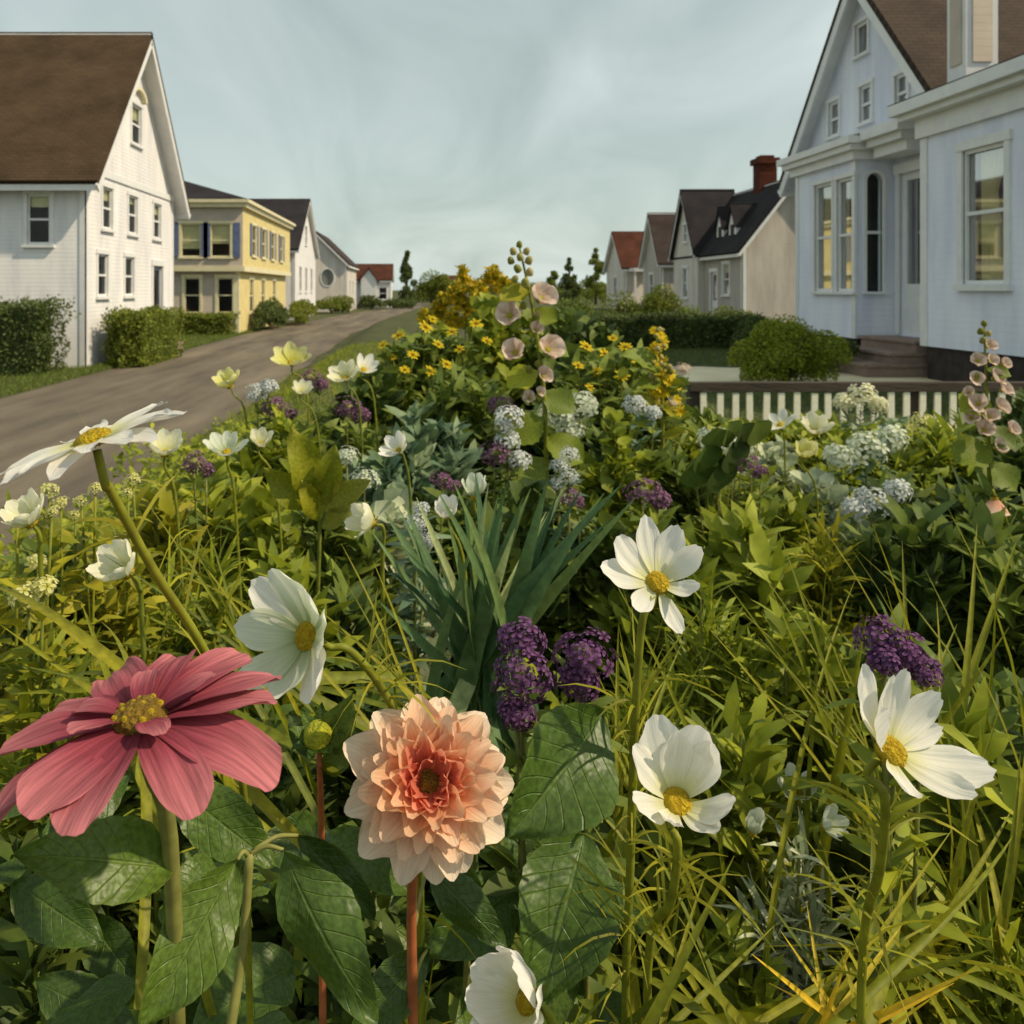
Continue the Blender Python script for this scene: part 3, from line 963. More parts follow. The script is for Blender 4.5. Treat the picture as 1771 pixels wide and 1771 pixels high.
# hood over the attic window
hb = MB()
for i in range(8):
    t0, t1 = math.pi * i / 8, math.pi * (i + 1) / 8
    p = lambda t, r: (27.85 + r * math.cos(t), 8.28 + .55 * r * math.sin(t))
    a, b, c_, d_ = p(t0, .72), p(t1, .72), p(t1, .55), p(t0, .55)
    hb.poly([(X1 + .16, *a), (X1 + .16, *b), (X1 + .16, *c_), (X1 + .16, *d_)])
    hb.poly([(X1 + .16, *a), (X1 + .16, *b), (X1 - .005, *b), (X1 - .005, *a)])
    hb.poly([(X1 + .16, *d_), (X1 + .16, *c_), (X1 - .005, *c_), (X1 - .005, *d_)])
hb.build('window_hood', 'trim_cream', h1)
b = MB(); b.box(X1 + .004, X1 + .05, 23.62, 32.08, 5.42, 5.62); b.build('belt_board', 'trim', h1)
b = MB(); b.box(-17.9, X1 - .2, 23.54, 23.597, 5.2, 5.48); b.build('frieze_board', 'trim', h1)
b = MB(); b.box(-8.98, -8.3, 29.3, 30.9, .1, .34); b.build('door_step', 'stone_step', h1)

# --- left house 2: yellow house, flat-hipped dark roof, projecting upper storey
X2 = -8.6
y0, y1 = 42.0, 57.0
r2 = thing('yellow_house', 'yellow two storey house with blue shutters and low black roof', 'house', (-13, 49, .08))
up = ('x', X2 + .25, 1); upn = ('y', y0 - .25, -1); lo_ = ('x', X2, 1); lon = ('y', y0, -1)
wu = [W('', -11.2 + .35, 3.75, 5.35, .95, shutters=.34, blind=.75, t=.1), W('', -9.42, 3.75, 5.35, .95, shutters=.34, blind=.6, t=.1), W('', -13.2, 3.75, 5.35, .95, shutters=.34, blind=.5, t=.1)]
wall(r2, upn, [(-19, 3.25), (X2 + .25, 3.25), (X2 + .25, 6.35), (-19, 6.35)], [hole_of(w) for w in wu], 'taupe')  # yellow house side, its shade carried by the taupe colour
for w in wu: window(r2, upn, w, 'trim_cream')
wf = [W('', y, 3.9, 5.45, 1.1, shutters=.42, t=.1) for y in (44.6, 47.4, 50.4, 53.6)]
wall(r2, up, [(y0 - .25, 3.25), (y1 + .25, 3.25), (y1 + .25, 6.35), (y0 - .25, 6.35)], [hole_of(w) for w in wf], 'yellow')
for w in wf: window(r2, up, w, 'trim_cream')
wl = [W('', -10.85, 1.05, 2.75, .75, t=.12), W('', -9.25, 1.05, 2.75, .75, t=.12), W('', -12.9, 1.05, 2.75, .75, t=.12)]
wall(r2, lon, [(-19, -.2), (X2, -.2), (X2, 3.25), (-19, 3.25)], [hole_of(w) for w in wl], 'taupe')
for w in wl: window(r2, lon, w, 'trim_cream')
wg = [W('', y, 1.0, 2.7, 1.1, t=.12, blind=.4) for y in (45.2, 48.6, 52.4)]
wall(r2, lo_, [(y0, -.2), (y1, -.2), (y1, 3.25), (y0, 3.25)], [hole_of(w) for w in wg], 'yellow')
for w in wg: window(r2, lo_, w, 'trim_cream')
wall(r2, ('y', y1, 1), [(-19, -.2), (X2, -.2), (X2, 6.35), (-19, 6.35)], [], 'taupe')
wall(r2, ('x', -19, -1), [(y0, -.2), (y1, -.2), (y1, 6.35), (y0, 6.35)], [], 'taupe')
b = MB(); b.box(-19, X2 + .34, y0 - .34, y1 + .3, 3.06, 3.3); b.build('belt_cornice', 'trim_cream', r2)
b = MB(); b.box(-19.3, X2 + .6, y0 - .6, y1 + .6, 6.35, 6.5); b.box(-19.2, X2 + .45, y0 - .45, y1 + .45, 6.14, 6.348); b.build('cornice', 'trim_cream', r2)
b = MB()
xa, xb, ya, yb, zt = -19.3, X2 + .6, y0 - .6, y1 + .6, 6.503
xr = -13.8
pk = [(xr, ya + 4.2, 8.35), (xr, yb - 4.2, 8.35)]
b.poly([(xa, ya, zt), (xb, ya, zt), pk[0]], [(0, 0, 0), (xb - xa, 0, 0), ((xb - xa) / 2, 4.6, 0)])
b.poly([(xb, ya, zt), (xb, yb, zt), pk[1], pk[0]], [(0, 0, 0), (yb - ya, 0, 0), (yb - ya - 4, 5, 0), (4, 5, 0)])
b.poly([(xb, yb, zt), (xa, yb, zt), pk[1]], [(0, 0, 0), (xb - xa, 0, 0), ((xb - xa) / 2, 4.6, 0)])
b.poly([(xa, yb, zt), (xa, ya, zt), pk[0], pk[1]], [(0, 0, 0), (yb - ya, 0, 0), (yb - ya - 4, 5, 0), (4, 5, 0)])
b.build('roof', 'roof_black', r2)
b = MB(); b.box(X2 - .16, X2 + .024, y0 - .026, y0 + .16, -.2, 3.05); b.build('corner_board', 'trim_cream', r2)

# --- left house 3: black roof, white gable to the street
gable_house('white_house', 'narrow white gabled house with black roof behind the yellow house', -19, -8.5, 60.5, 73.0, 0.05, 5.1, 9.0, 'x', ('cream_white', 'roof_black', 'trim'),
            [W('+x', 66.8, 5.6, 7.0, 1.1), W('+x', 63.5, 2.0, 3.8, 1.1), W('+x', 66.8, 2.0, 3.8, 1.1), W('+x', 70.2, 2.0, 3.8, 1.1), W('-y', -10.5, 2.4, 4.0, .9)], oe=.35, og=.35)
# --- left house 4: grey end wall with round window
gable_house('grey_house', 'grey gable end house with an oval window and brown roof edge', -12.6, -6.6, 82, 95, 0.02, 4.7, 7.6, 'y', ('far_white', 'roof_dark', 'trim'),
            [W('-y', -8.4, 2.5, 4.1, 1.2, round=True, rail=False, blind=.98, blindmat='grey_clap'), W('+x', 86, 1.4, 3.0, 1.1), W('+x', 90, 1.4, 3.0, 1.1)], oe=.3, og=.3)
# --- left house 5: low rust roofed cottage with a white front gable
h5 = gable_house('cottage', 'low white cottage with a rust red roof at the end of the street', -8.3, -3.0, 101, 108, 0.02, 3.3, 5.1, 'x', ('cream_white', 'roof_rust', 'trim'),
            [W('-y', -7.4, 1.0, 2.4, .9), W('-y', -3.9, 1.0, 2.4, .9)], oe=.25, og=.25)
b = MB(); b.poly([(-6.4, 100.2, 0), (-4.6, 100.2, 0), (-4.6, 100.2, 3.3), (-5.5, 100.2, 4.5), (-6.4, 100.2, 3.3)])
b.poly([(-6.4, 100.2, 0), (-6.4, 101, 0), (-6.4, 101, 3.3), (-6.4, 100.2, 3.3)]); b.poly([(-4.6, 100.2, 0), (-4.6, 101, 0), (-4.6, 101, 3.3), (-4.6, 100.2, 3.3)])
b.build('front_gable', 'trim', h5)
b = MB(); b.slab([(-6.75, 100.0, 3.05), (-6.75, 103.5, 3.05), (-5.5, 103.5, 4.72), (-5.5, 100.0, 4.72)], .1); b.slab([(-4.25, 100.0, 3.05), (-4.25, 103.5, 3.05), (-5.5, 103.5, 4.72), (-5.5, 100.0, 4.72)], .1)
b.build('gable_roof', 'roof_rust', h5)
gable_house('cottage', 'tiny brown roofed cottage peeking over the far bushes', 3.5, 8.0, 133, 139, 0, 2.6, 4.2, 'x', ('far_white', 'roof_rust', 'trim'), [], oe=.3, og=.3)

# --- right house 2: grey gable end, dark roof, two pointed dormers, brick chimney
XR = 15.8
h = gable_house('grey_house', 'grey house with black roof, twin pointed dormers and brick chimney', XR, XR + 4.9, 42, 52, 0.75, 4.3, 7.45, 'y', ('grey_clap', 'roof_black', 'trim'),
                [W('-x', 44.2, 1.9, 3.5, .9, blind=.3), W('-x', 46.0, .85, 3.1, 1.0, door=True, zg=1.6, mat='trim')], oe=.3, og=.3)
# cross gable on the far end
cg0, cg1 = 47.6, 52.05
wall(h, ('x', XR - .35, -1), [(cg0, .5), (cg1, .5), (cg1, 4.3), ((cg0 + cg1) / 2, 7.75), (cg0, 4.3)], [hole_of(W('', 49.8, 1.7, 3.4, .9)), hole_of(W('', 49.8, 4.9, 5.9, .6))], 'far_white')
window(h, ('x', XR - .35, -1), W('', 49.8, 1.7, 3.4, .9)); window(h, ('x', XR - .35, -1), W('', 49.8, 4.9, 5.9, .6))
wall(h, ('y', cg0, -1), [(XR - .35, .5), (XR, .5), (XR, 4.3), (XR - .35, 4.3)], [], 'far_white')
cm = (cg0 + cg1) / 2
for s in (-1, 1):
    e = cm + s * 2.5
    sl = MB().slab([(XR - .65, e, 4.05), (XR + 2.45, e, 4.05), (XR + 2.45, cm, 7.95), (XR - .65, cm, 7.95)], .14).build('roof_slope', 'roof_black', h)
    MB().bar((XR - .62, cm + s * .02, 7.72), (XR - .62, e - s * .05, 3.92), .05, .2).build('rake_board', 'trim', sl)
for yd in (44.3, 46.1):
    d_ = wall(h, ('x', XR + .35, -1), [(yd - .5, 4.55), (yd + .5, 4.55), (yd + .5, 5.5), (yd, 6.5), (yd - .5, 5.5)], [], 'trim', name='dormer')
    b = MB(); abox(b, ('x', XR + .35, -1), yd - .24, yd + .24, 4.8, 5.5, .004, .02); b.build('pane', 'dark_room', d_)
    b = MB()
    for s in (-1, 1):
        b.poly([(XR + .35, yd + s * .5, 4.55), (XR + 1.7, yd + s * .5, 4.55), (XR + 1.7, yd + s * .5, 5.5), (XR + .35, yd + s * .5, 5.5)])
    b.build('dormer_cheek', 'trim', d_)
    b = MB()
    for s in (-1, 1):
        b.slab([(XR + .22, yd + s * .62, 5.34), (XR + 2.0, yd + s * .62, 5.34), (XR + 2.0, yd, 6.6), (XR + .22, yd, 6.6)], .06)
    b.build('dormer_roof', 'roof_black', d_)
b = MB(); b.box(XR + 2.1, XR + 3.0, 45.2, 46.1, 6.6, 8.75); b.box(XR + 1.98, XR + 3.12, 45.08, 46.22, 8.75, 9.05); b.box(XR + 2.2, XR + 2.9, 45.3, 46.0, 9.05, 9.2); b.build('chimney', 'brick', h)
# --- right houses 3 and 4
gable_house('grey_house', 'small grey house with plain dark brown roof between the rust roof and dormers', XR, XR + 9, 56, 60.3, 0.7, 4.1, 7.1, 'x', ('grey_clap', 'roof_dark', 'trim'), [W('-x', 58.2, 1.6, 3.2, .9)], oe=.25, og=.3)
h = gable_house('white_house', 'far white house with rust red roof and small white porch', XR - .2, XR + 8, 65, 71, 0.6, 3.9, 6.55, 'x', ('far_white', 'roof_rust', 'trim'), [W('-x', 68, 1.5, 3.1, .9)], oe=.25, og=.3)
b = MB(); b.box(XR + .1, XR + 1.9, 63.2, 64.9, 3.5, 3.75); b.build('porch_roof', 'trim', h)
for x in (XR + .2, XR + .95, XR + 1.75):
    b = MB(); b.box(x - .07, x + .07, 63.3, 63.44, .4, 3.5); b.build('porch_post', 'trim', h)
b = MB(); b.box(XR + .15, XR + 1.85, 63.25, 64.9, .3, .75); b.build('porch_floor', 'trim', h)

# --- right house 1: big white house with bay window, recessed door and wing
XF = 9.7
GY0, GY1 = 15.4, 22.0
gw = [W('-x', yof(1443, XF), 5.75, 6.55, .5, t=.07), W('-x', yof(1498, XF), 5.8, 6.6, .5, t=.07), W('-x', yof(1560, XF), 5.75, 6.5, .46, t=.07),
      W('-x', yof(1491, XF), 7.3, 8.0, .55, t=.06, rail=False),
      W('-x', 16.95, 1.3, 4.5, .86, door=True, zg=2.3, mat='trim')]
hr = gable_house('white_house', 'big white house with bay window and steep gable on the right', XF, XF + 9, GY0, GY1, 1.2, 5.2, 8.95, 'x', ('white', 'roof_umber', 'trim'), gw, oe=.4, og=.34, rake=.26)
# bay
BX, BY0, BY1 = 8.9, 17.57, 20.3
bw = [W('', yof(1425, BX), 2.15, 4.5, .82, t=.07, curtains=[(yof(1425, BX) + .36, yof(1425, BX) + .05, 2.2, 4.45, .3)]), W('', yof(1463, BX), 2.15, 4.5, .72, t=.07, curtains=[(yof(1463, BX) + .33, yof(1463, BX) + .14, 2.2, 4.45, .3)])]
pl = ('x', BX, -1)
wall(hr, pl, [(BY0, 1.2), (BY1, 1.2), (BY1, 5.0), (BY0, 5.0)], [hole_of(w) for w in bw], 'white', name='bay_wall')
for w in bw: window(hr, pl, w)
aw = W('', 9.27, 2.15, 4.55, .32, arch=True, t=.06)
pl = ('y', BY0, -1)
wall(hr, pl, [(BX, 1.2), (XF, 1.2), (XF, 5.0), (BX, 5.0)], [hole_of(aw)], 'white', name='bay_wall')
window(hr, pl, aw)
wall(hr, ('y', BY1, 1), [(BX, 1.2), (XF, 1.2), (XF, 5.0), (BX, 5.0)], [], 'white', name='bay_wall')
b = MB(); b.box(BX - .22, XF + .0, BY0 - .22, BY1 + .3, 5.0, 5.12); b.box(BX - .3, XF, BY0 - .3, BY1 + .42, 5.122, 5.26); b.box(BX - .1, XF, BY0 - .1, BY1 + .15, 4.82, 4.998); b.build('bay_cornice', 'trim', hr)
b = MB(); b.slab([(BX - .3, BY0 - .3, 5.265), (BX - .3, BY1 + .42, 5.265), (XF, BY1 + .1, 5.6), (XF, BY0, 5.6)], .03); b.build('bay_roof', 'trim', hr)
b = MB(); abox(b, ('x', BX, -1), BY0 - .02, BY0 + .12, 1.2, 4.815, .002, .024); b.build('corner_board', 'trim', hr)
b = MB(); abox(b, ('x', BX, -1), BY1 - .12, BY1 + .02, 1.2, 4.815, .002, .024); b.build('corner_board', 'trim', hr)
# hood over the door
b = MB(); b.box(BX + .05, XF - .03, 16.02, BY0 - .32, 5.0, 5.14); b.box(BX - .08, XF - .03, 15.9, BY0 - .32, 5.142, 5.34); b.box(BX + .2, XF - .03, 16.1, BY0 - .32, 4.8, 4.998); b.build('door_hood', 'trim', hr)
# wing
WX, WY0, WY1 = 8.95, 10.2, 15.35
ww = [W('', (yof(1665, WX) + yof(1742, WX)) / 2, 2.28, 4.45, 1.02, t=.12, zr=3.42, curtains=[(14.02, 13.45, 2.35, 4.4, .35), (13.0, 13.28, 3.42, 4.4, .2)]),
      W('', 11.4, 2.28, 4.45, 1.0, t=.12)]
pl = ('x', WX, -1)
wall(hr, pl, [(WY0, 1.2), (WY1, 1.2), (WY1, 5.2), (WY0, 5.2)], [hole_of(w) for w in ww], 'white', name='wing_wall')
for w in ww: window(hr, pl, w)
wall(hr, ('y', WY1, 1), [(WX, 1.2), (XF + 3, 1.2), (XF + 3, 5.2), (WX, 5.2)], [], 'white', name='wing_wall')
wall(hr, ('y', WY0, -1), [(WX, 1.2), (XF + 7, 1.2), (XF + 7, 5.2), (WX, 5.2)], [], 'white', name='wing_wall')
b = MB(); b.box(WX - .28, XF + 7, WY0 - .3, WY1 + .28, 5.2, 5.3); b.box(WX - .4, XF + 7, WY0 - .4, WY1 + .4, 5.302, 5.5); b.box(WX - .08, XF + .3, WY0 - .08, WY1 + .08, 4.86, 5.198); b.build('wing_cornice', 'trim', hr)
b = MB(); b.slab([(WX - .4, WY0 - .4, 5.52), (WX - .4, WY1 + .4, 5.52), (WX + 3.5, WY1 + .4, 6.9), (WX + 3.5, WY0 - .4, 6.9)], .015)
b.slab([(WX + 8, WY0 - .4, 5.52), (WX + 8, WY1 + .4, 5.52), (WX + 3.5, WY1 + .4, 6.9), (WX + 3.5, WY0 - .4, 6.9)], .015); b.build('wing_roof', 'roof_dark', hr)
b = MB(); abox(b, ('x', WX, -1), WY1 - .17, WY1 + .022, 1.2, 4.85, .002, .024); b.box(WX - .02, WX + .16, WY1 + .002, WY1 + .024, 1.2, 4.85); b.build('corner_board', 'trim', hr)
ch = MB(); ch.box(WX + .0, WX + .52, 14.12, 14.62, 5.3, 9.6); cho = ch.build('chimney', 'trim', hr)
b = MB(); b.box(WX + .1, WX + .42, 14.095, 14.118, 5.9, 9.2); b.box(WX - .022, WX - .002, 14.22, 14.52, 5.9, 9.2); b.build('chimney_panel', 'taupe', cho)
# added dark panels stand in for the unlit rooms behind the glass
b = MB(); b.box(XF + .35, XF + .37, GY0 + .2, GY1 - .2, 1.25, 5.1); b.build('dark_backing', 'dark_room', hr)
b = MB(); b.box(BX + .1, XF + .2, BY0 + .42, BY0 + .44, 1.3, 4.95); b.build('dark_backing', 'dark_room', hr)
b = MB(); b.box(WX + .9, WX + .92, WY0 + .1, WY1 - .1, 1.3, 5.15); b.build('dark_backing', 'dark_room', hr)
# foundation, lattice, steps
b = MB(); b.box(XF + .05, XF + 9, GY0 + .05, GY1 - .05, .3, 1.19); b.box(BX + .06, XF + .2, BY0 + .06, BY1 - .06, .3, 1.192); b.box(WX + .06, XF + 6.9, WY0 + .06, WY1 - .06, .3, 1.194); b.build('foundation', 'found', hr)
st = thing('front_steps', 'worn stone front steps below the white house door', 'steps', (9.0, 16.7, gz(8.8, 16.7)))
for i, (xa, zt) in enumerate(((8.05, .86), (8.5, 1.06), (8.95, 1.27))):
    b = MB(); b.box(xa, 9.64, 15.5 + .02 * i, 17.5 - .02 * i, zt - .21 if i else .5, zt - .052); b.build('riser', 'stone_step', st)
    b = MB(); b.box(xa - .05, 9.64, 15.46 + .02 * i, 17.53 - .02 * i, zt - .05, zt); b.build('tread', 'stone_step', st)

# ------------------------------------------------------------------ picket fence
FY, FX0, FX1 = 7.5, 2.36, 6.3
fe = thing('picket_fence', 'low cream picket fence with dark top rail before the white house', 'fence', ((FX0 + FX1) / 2, FY, gz(4, FY)))
pm = MB()
pw, phh = .052, .66
pm.poly([(-pw / 2, -.011, 0), (pw / 2, -.011, 0), (pw / 2, -.011, phh), (-pw / 2, -.011, phh)])
pm = MB().box(-pw / 2, pw / 2, -.011, .011, 0, phh)
pmesh = mesh_of('picket', pm.v, pm.f, 'picket')
x = FX0 + .12
i = 0
while x < FX1:
    jz = random.uniform(-.012, .004)
    obj('picket', pmesh, fe, Matrix.Translation((x, FY - .03, 1.315 - phh + jz)) @ Matrix.Rotation(random.uniform(-.02, .02), 4, 'Y'))
    x += .135 + random.uniform(-.006, .006)
MB().box(FX0, FX1, FY - .05, FY + .07, 1.32, 1.395).build('top_rail', 'rail_dark', fe)
MB().box(FX0 + .02, FX1, FY - .017, FY + .02, .84, .91).build('lower_rail', 'rail_dark', fe)
for x in (FX0 + .05, 4.3, FX1 - .06):
    MB().box(x - .05, x + .05, FY - .015, FY + .085, .4, 1.318).build('post', 'rail_dark', fe)


# ------------------------------------------------------------------ hedges, bushes, trees
def bush(name, label, cat, c, rad, n, leaf, mat, boxy=0.0, group=None, seed=0, trunk=True, lumps=6, core=True):
    """leafy bush: many leaves through the outer part of a lumpy volume. c = base centre, rad = (rx, ry, height)"""
    rs = np.random.RandomState(seed + 100)
    root = thing(name, label, cat, c, group)
    rx, ry, hh = rad
    c = np.array(c, float)
    if boxy > 0:
        p = rs.uniform(-1, 1, (n, 3)); k = rs.randint(0, 5, n)
        for ax, s, kk in ((0, -1, 0), (0, 1, 1), (1, -1, 2), (1, -1, 3), (2, 1, 4)):
            mk = k == kk
            p[mk, ax] = s * (1 - rs.rand(mk.sum()) ** 2 * .3)
        bmp = 0.10 * np.maximum(0, rs.randn(n)) * (p[:, 2] > .5) * .8 + 0.07 * np.sin(p[:, 0] * 9 + 1) * np.sin(p[:, 2] * 7) + 0.06 * np.sin(p[:, 0] * 4 + p[:, 1] * 5)
        q = p * (1 + bmp[:, None])
        nrm = np.sign(p) * np.abs(p) ** 8 + .05
        pos = c + np.stack([q[:, 0] * rx, q[:, 1] * ry, (q[:, 2] * .5 + .5) * hh], 1)
    else:
        # union of lumps
        lc = [(0, 0, .52, .5)] + [(rs.uniform(-.55, .55), rs.uniform(-.5, .5), rs.uniform(.12, .66), rs.uniform(.28, .44)) for _ in range(lumps)]
        k = rs.randint(0, len(lc), n)
        lcv = np.array(lc)[k]
        d = unit(rs.randn(n, 3)); d[:, 2] = np.abs(d[:, 2]) * 1.0 - .35 * rs.rand(n)
        d = unit(d)
        r = lcv[:, 3] * (1 - .45 * rs.rand(n) ** 2.2)
        q = lcv[:, :3] + d * r[:, None] * np.array([1.0, 1.0, .9])
        q[:, 2] = np.maximum(q[:, 2], .02)
        nrm = d
        pos = c + q * np.array([rx * 1.15, ry * 1.15, hh])
    dirs = unit(nrm * .6 + rs.randn(n, 3) * .7)
    nn = unit(nrm + rs.randn(n, 3) * .5)
    V, Fc, t = leaf_cloud(pos, dirs, nn, leaf * rs.uniform(.7, 1.4, n), leaf * .6 * rs.uniform(.7, 1.3, n), rs)
    cloud_obj('foliage', V, Fc, t, mat, root)
    if trunk:
        for _ in range(5):
            a = rs.uniform(0, 6.28); e = Vector(c) + Vector((math.cos(a) * rx * .5, math.sin(a) * ry * .5, hh * rs.uniform(.5, .8)))
            add_tube('stem', root, [Vector(c) + Vector((0, 0, -.05)), (Vector(c) + e) / 2 + Vector((0, 0, hh * .1)), e], [.035, .025, .01], 'bark', 5)
    if core and boxy > 0:
        k = .86
        b = MB(); b.box(c[0] - rx * k, c[0] + rx * k, c[1] - ry * k, c[1] + ry * k, c[2] - .05, c[2] + hh * .93)
        b.build('inner_branches', mat, root)
    return root


def tree(name, label, base, h, r, n, leaf, mat, seed=0, conic=0.0, group=None, trunk_h=.25):
    rs = np.random.RandomState(seed + 500)
    root = thing(name, label, 'tree', base, group)
    b = Vector(base)
    add_tube('trunk', root, [b - Vector((0, 0, .2)), b + Vector((.03 * h * rs.uniform(-1, 1), 0, h * .4)), b + Vector((0, 0, h * .9))], [h * .025, h * .018, h * .004], 'bark', 7)
    # limbs with leaf clumps at their ends
    nc = 26
    cl = []
    for i in range(nc):
        t = trunk_h + (1 - trunk_h) * rs.rand() ** .9
        if conic: rad = r * (1 - (t - trunk_h) / (1 - trunk_h)) ** .8
        else: rad = r * math.sin(math.pi * min(.97, (t - trunk_h) / (1 - trunk_h) * .85 + .12)) ** .7
        a = rs.uniform(0, 6.28); q = rad * rs.uniform(.35, .85)
        e = Vector((q * math.cos(a), q * math.sin(a), t * h))
        cl.append((e, rs.uniform(.22, .4) * max(rad, r * .3)))
        if i % 2 == 0:
            add_tube('limb', root, [b + Vector((0, 0, max(.15, t - .18) * h)), b + e * .6 + Vector((0, 0, t * h * .35)), b + e], [h * .01, h * .006, h * .002], 'bark', 5)
    k = rs.randint(0, nc, n)
    cc = np.array([tuple(c[0]) for c in cl])[k]; cr_ = np.array([c[1] for c in cl])[k]
    d = unit(rs.randn(n, 3))
    pos = np.array(b) + cc + d * (cr_ * (1 - .5 * rs.rand(n) ** 2))[:, None] * np.array([1, 1, 1.1])
    V, Fc, t = leaf_cloud(pos, unit(d * .5 + rs.randn(n, 3) * .8), unit(d + rs.randn(n, 3) * .5), leaf * rs.uniform(.7, 1.4, n), leaf * .6 * rs.uniform(.7, 1.3, n), rs)
    off = cloud_obj('crown', V, Fc, t, mat, root)
    return root


def G(x, y):
    return (x, y, gz(x, y))


bush('clipped_hedge', 'dark clipped hedge beside the grey side wall at the left edge', 'hedge', G(-11.2, 22.0), (1.95, .7, 1.75), 11000, .09, 'lf_hedge_dark', boxy=1, seed=1)
bush('clipped_hedge', 'rounded green hedge in front of the left white house facade', 'hedge', G(-8.1, 26.0), (.55, 2.0, 1.5), 9000, .085, 'lf_hedge', boxy=1, seed=2)
bush('clipped_hedge', 'low long hedge below the yellow house side windows', 'hedge', G(-10.6, 40.6), (1.9, .7, .95), 6000, .1, 'lf_hedge', boxy=1, seed=3)
bush('garden_bush', 'broad dark bush along the yellow house front', 'bush', G(-7.7, 46.5), (.75, 3.4, 1.75), 7000, .13, 'lf_hedge_dark', seed=4, lumps=9)
bush('garden_bush', 'bush at the far corner of the yellow house', 'bush', G(-7.0, 54.0), (.8, 3.6, 1.6), 6000, .14, 'lf_hedge', seed=5, lumps=8)
bush('garden_bush', 'rounded bush before the grey house with oval window', 'bush', G(-7.4, 76.5), (2.0, 2.2, 1.5), 4000, .16, 'lf_hedge', seed=6)
bush('garden_bush', 'small bush beside the rust roofed cottage', 'bush', G(-4.7, 92), (1.7, 1.5, 1.5), 2600, .18, 'lf_hedge_dark', seed=7)
bush('garden_bush', 'dark bush at the foot of the rust roofed cottage', 'bush', G(-2.4, 97), (2.1, 1.5, 1.2), 2600, .18, 'lf_hedge_dark', seed=8)
tree('conical_tree', 'slim dark conical tree at the end of the street', (-1.2, 112, 0), 7.6, 1.7, 6000, .26, 'lf_hedge_dark', seed=1, conic=1, trunk_h=.06)
bush('far_bush', 'round bush right of the conical tree at street end', 'bush', (2.0, 118, 0), (2.9, 2.2, 5.0), 4000, .26, 'lf_hedge', seed=9)
bush('far_bush', 'wide bush in front of the tiny brown roofed cottage', 'bush', (5.2, 122, 0), (3.4, 2.2, 3.6), 4000, .26, 'lf_hedge', seed=10)
for i, (px, top, d, rr, mt) in enumerate(((985, 440, 95, 1.5, 'lf_hedge_dark'), (1030, 428, 90, 1.6, 'lf_hedge'), (958, 470, 120, 2.4, 'lf_hedge'))):
    p = P(px, top, d)
    tree('slender_tree', ['thin dark slender tree against the sky behind the garden', 'taller wispy slender tree left of the far rust roof', 'pale rounded young tree just right of the hollyhock tip'][i], G(p.x, d), p.z - gz(p.x, d), rr, 3200, .22, mt, seed=20 + i, conic=1, trunk_h=.1)
for i, (px, d, rx, hh) in enumerate(((860, 150, 10, 4.0), (1010, 140, 9, 3.4), (760, 160, 8, 3.6), (1110, 125, 9, 3.0))):
    p = P(px, 500, d)
    bush('far_bush', ['low far thicket behind the hollyhock', 'low far thicket between the slender trees', 'low far thicket past the conical tree', 'low far thicket behind the right rust roof'][i], 'bush', (p.x, d, gz(p.x, d)), (rx, 3, hh), 4500, .3, 'lf_hedge', seed=30 + i)
# right yard
bush('clipped_hedge', 'dark hedge across the right yard in front of the far houses', 'hedge', G(6.9, 24.0), (2.2, .7, .85), 9000, .09, 'lf_hedge_dark', boxy=1, seed=11)
bush('round_bush', 'big round yellow green bush left of the stone steps', 'bush', G(6.1, 14.4), (.95, .85, 1.2), 20000, .05, 'lf_olive', seed=12, lumps=12)
bush('low_shrub', 'dark low shrub between the round bush and bay window', 'bush', G(7.7, 16.6), (.7, .6, .7), 5000, .06, 'lf_hedge_dark', seed=13)
for i, (px, top, d, rx, mt) in enumerate(((1000, 512, 27, 1.0, 'lf_mid'), (1075, 500, 29, 1.1, 'lf_hedge'), (1140, 492, 27, .75, 'lf_hedge'), (1195, 528, 26, .8, 'lf_mid'), (1250, 528, 24.5, .85, 'lf_hedge'), (1300, 545, 22.5, .7, 'lf_hedge_dark'))):
    p = P(px, top, d)
    bush('yard_shrub', ['shrub at the left end of the dark yard hedge', 'wide shrub behind the middle of the dark yard hedge', 'upright shrub in front of the plain brown roofed house', 'leafy shrub below the cross gable of the dormer house', 'shrub below the white door of the dormer house', 'low dark shrub against the grey gable end'][i],
         'bush', G(p.x, d), (rx, .7, p.z - gz(p.x, d)), 4500, .075, mt, seed=40 + i)


# ------------------------------------------------------------------ the flower garden
DEG = math.pi / 180


def head(root, loc, n, spin, disc, scale=1.0, name='flower_head'):
    return obj(name, disc, root, frame_from(n, loc, spin) @ Matrix.Scale(scale, 4))


def add_petal(hd, me, ang, tilt, r0=.004, z0=0.0, s=1.0, sw=1.0, roll=0.0, name='petal'):
    m = WM[hd.name] @ Matrix.Rotation(ang * DEG, 4, 'Z') @ Matrix.Translation((r0, 0, z0)) @ Matrix.Rotation(-tilt * DEG, 4, 'Y') @ Matrix.Rotation(roll * DEG, 4, 'X') @ Matrix.Diagonal((s, s * sw, s, 1))
    return obj(name, me, hd, m)


def base_of(px, d, dx=0.0, dy=0.0):
    x = (px - VX) / F * d + dx
    return Vector((x, d + dy, gz(x, d + dy)))


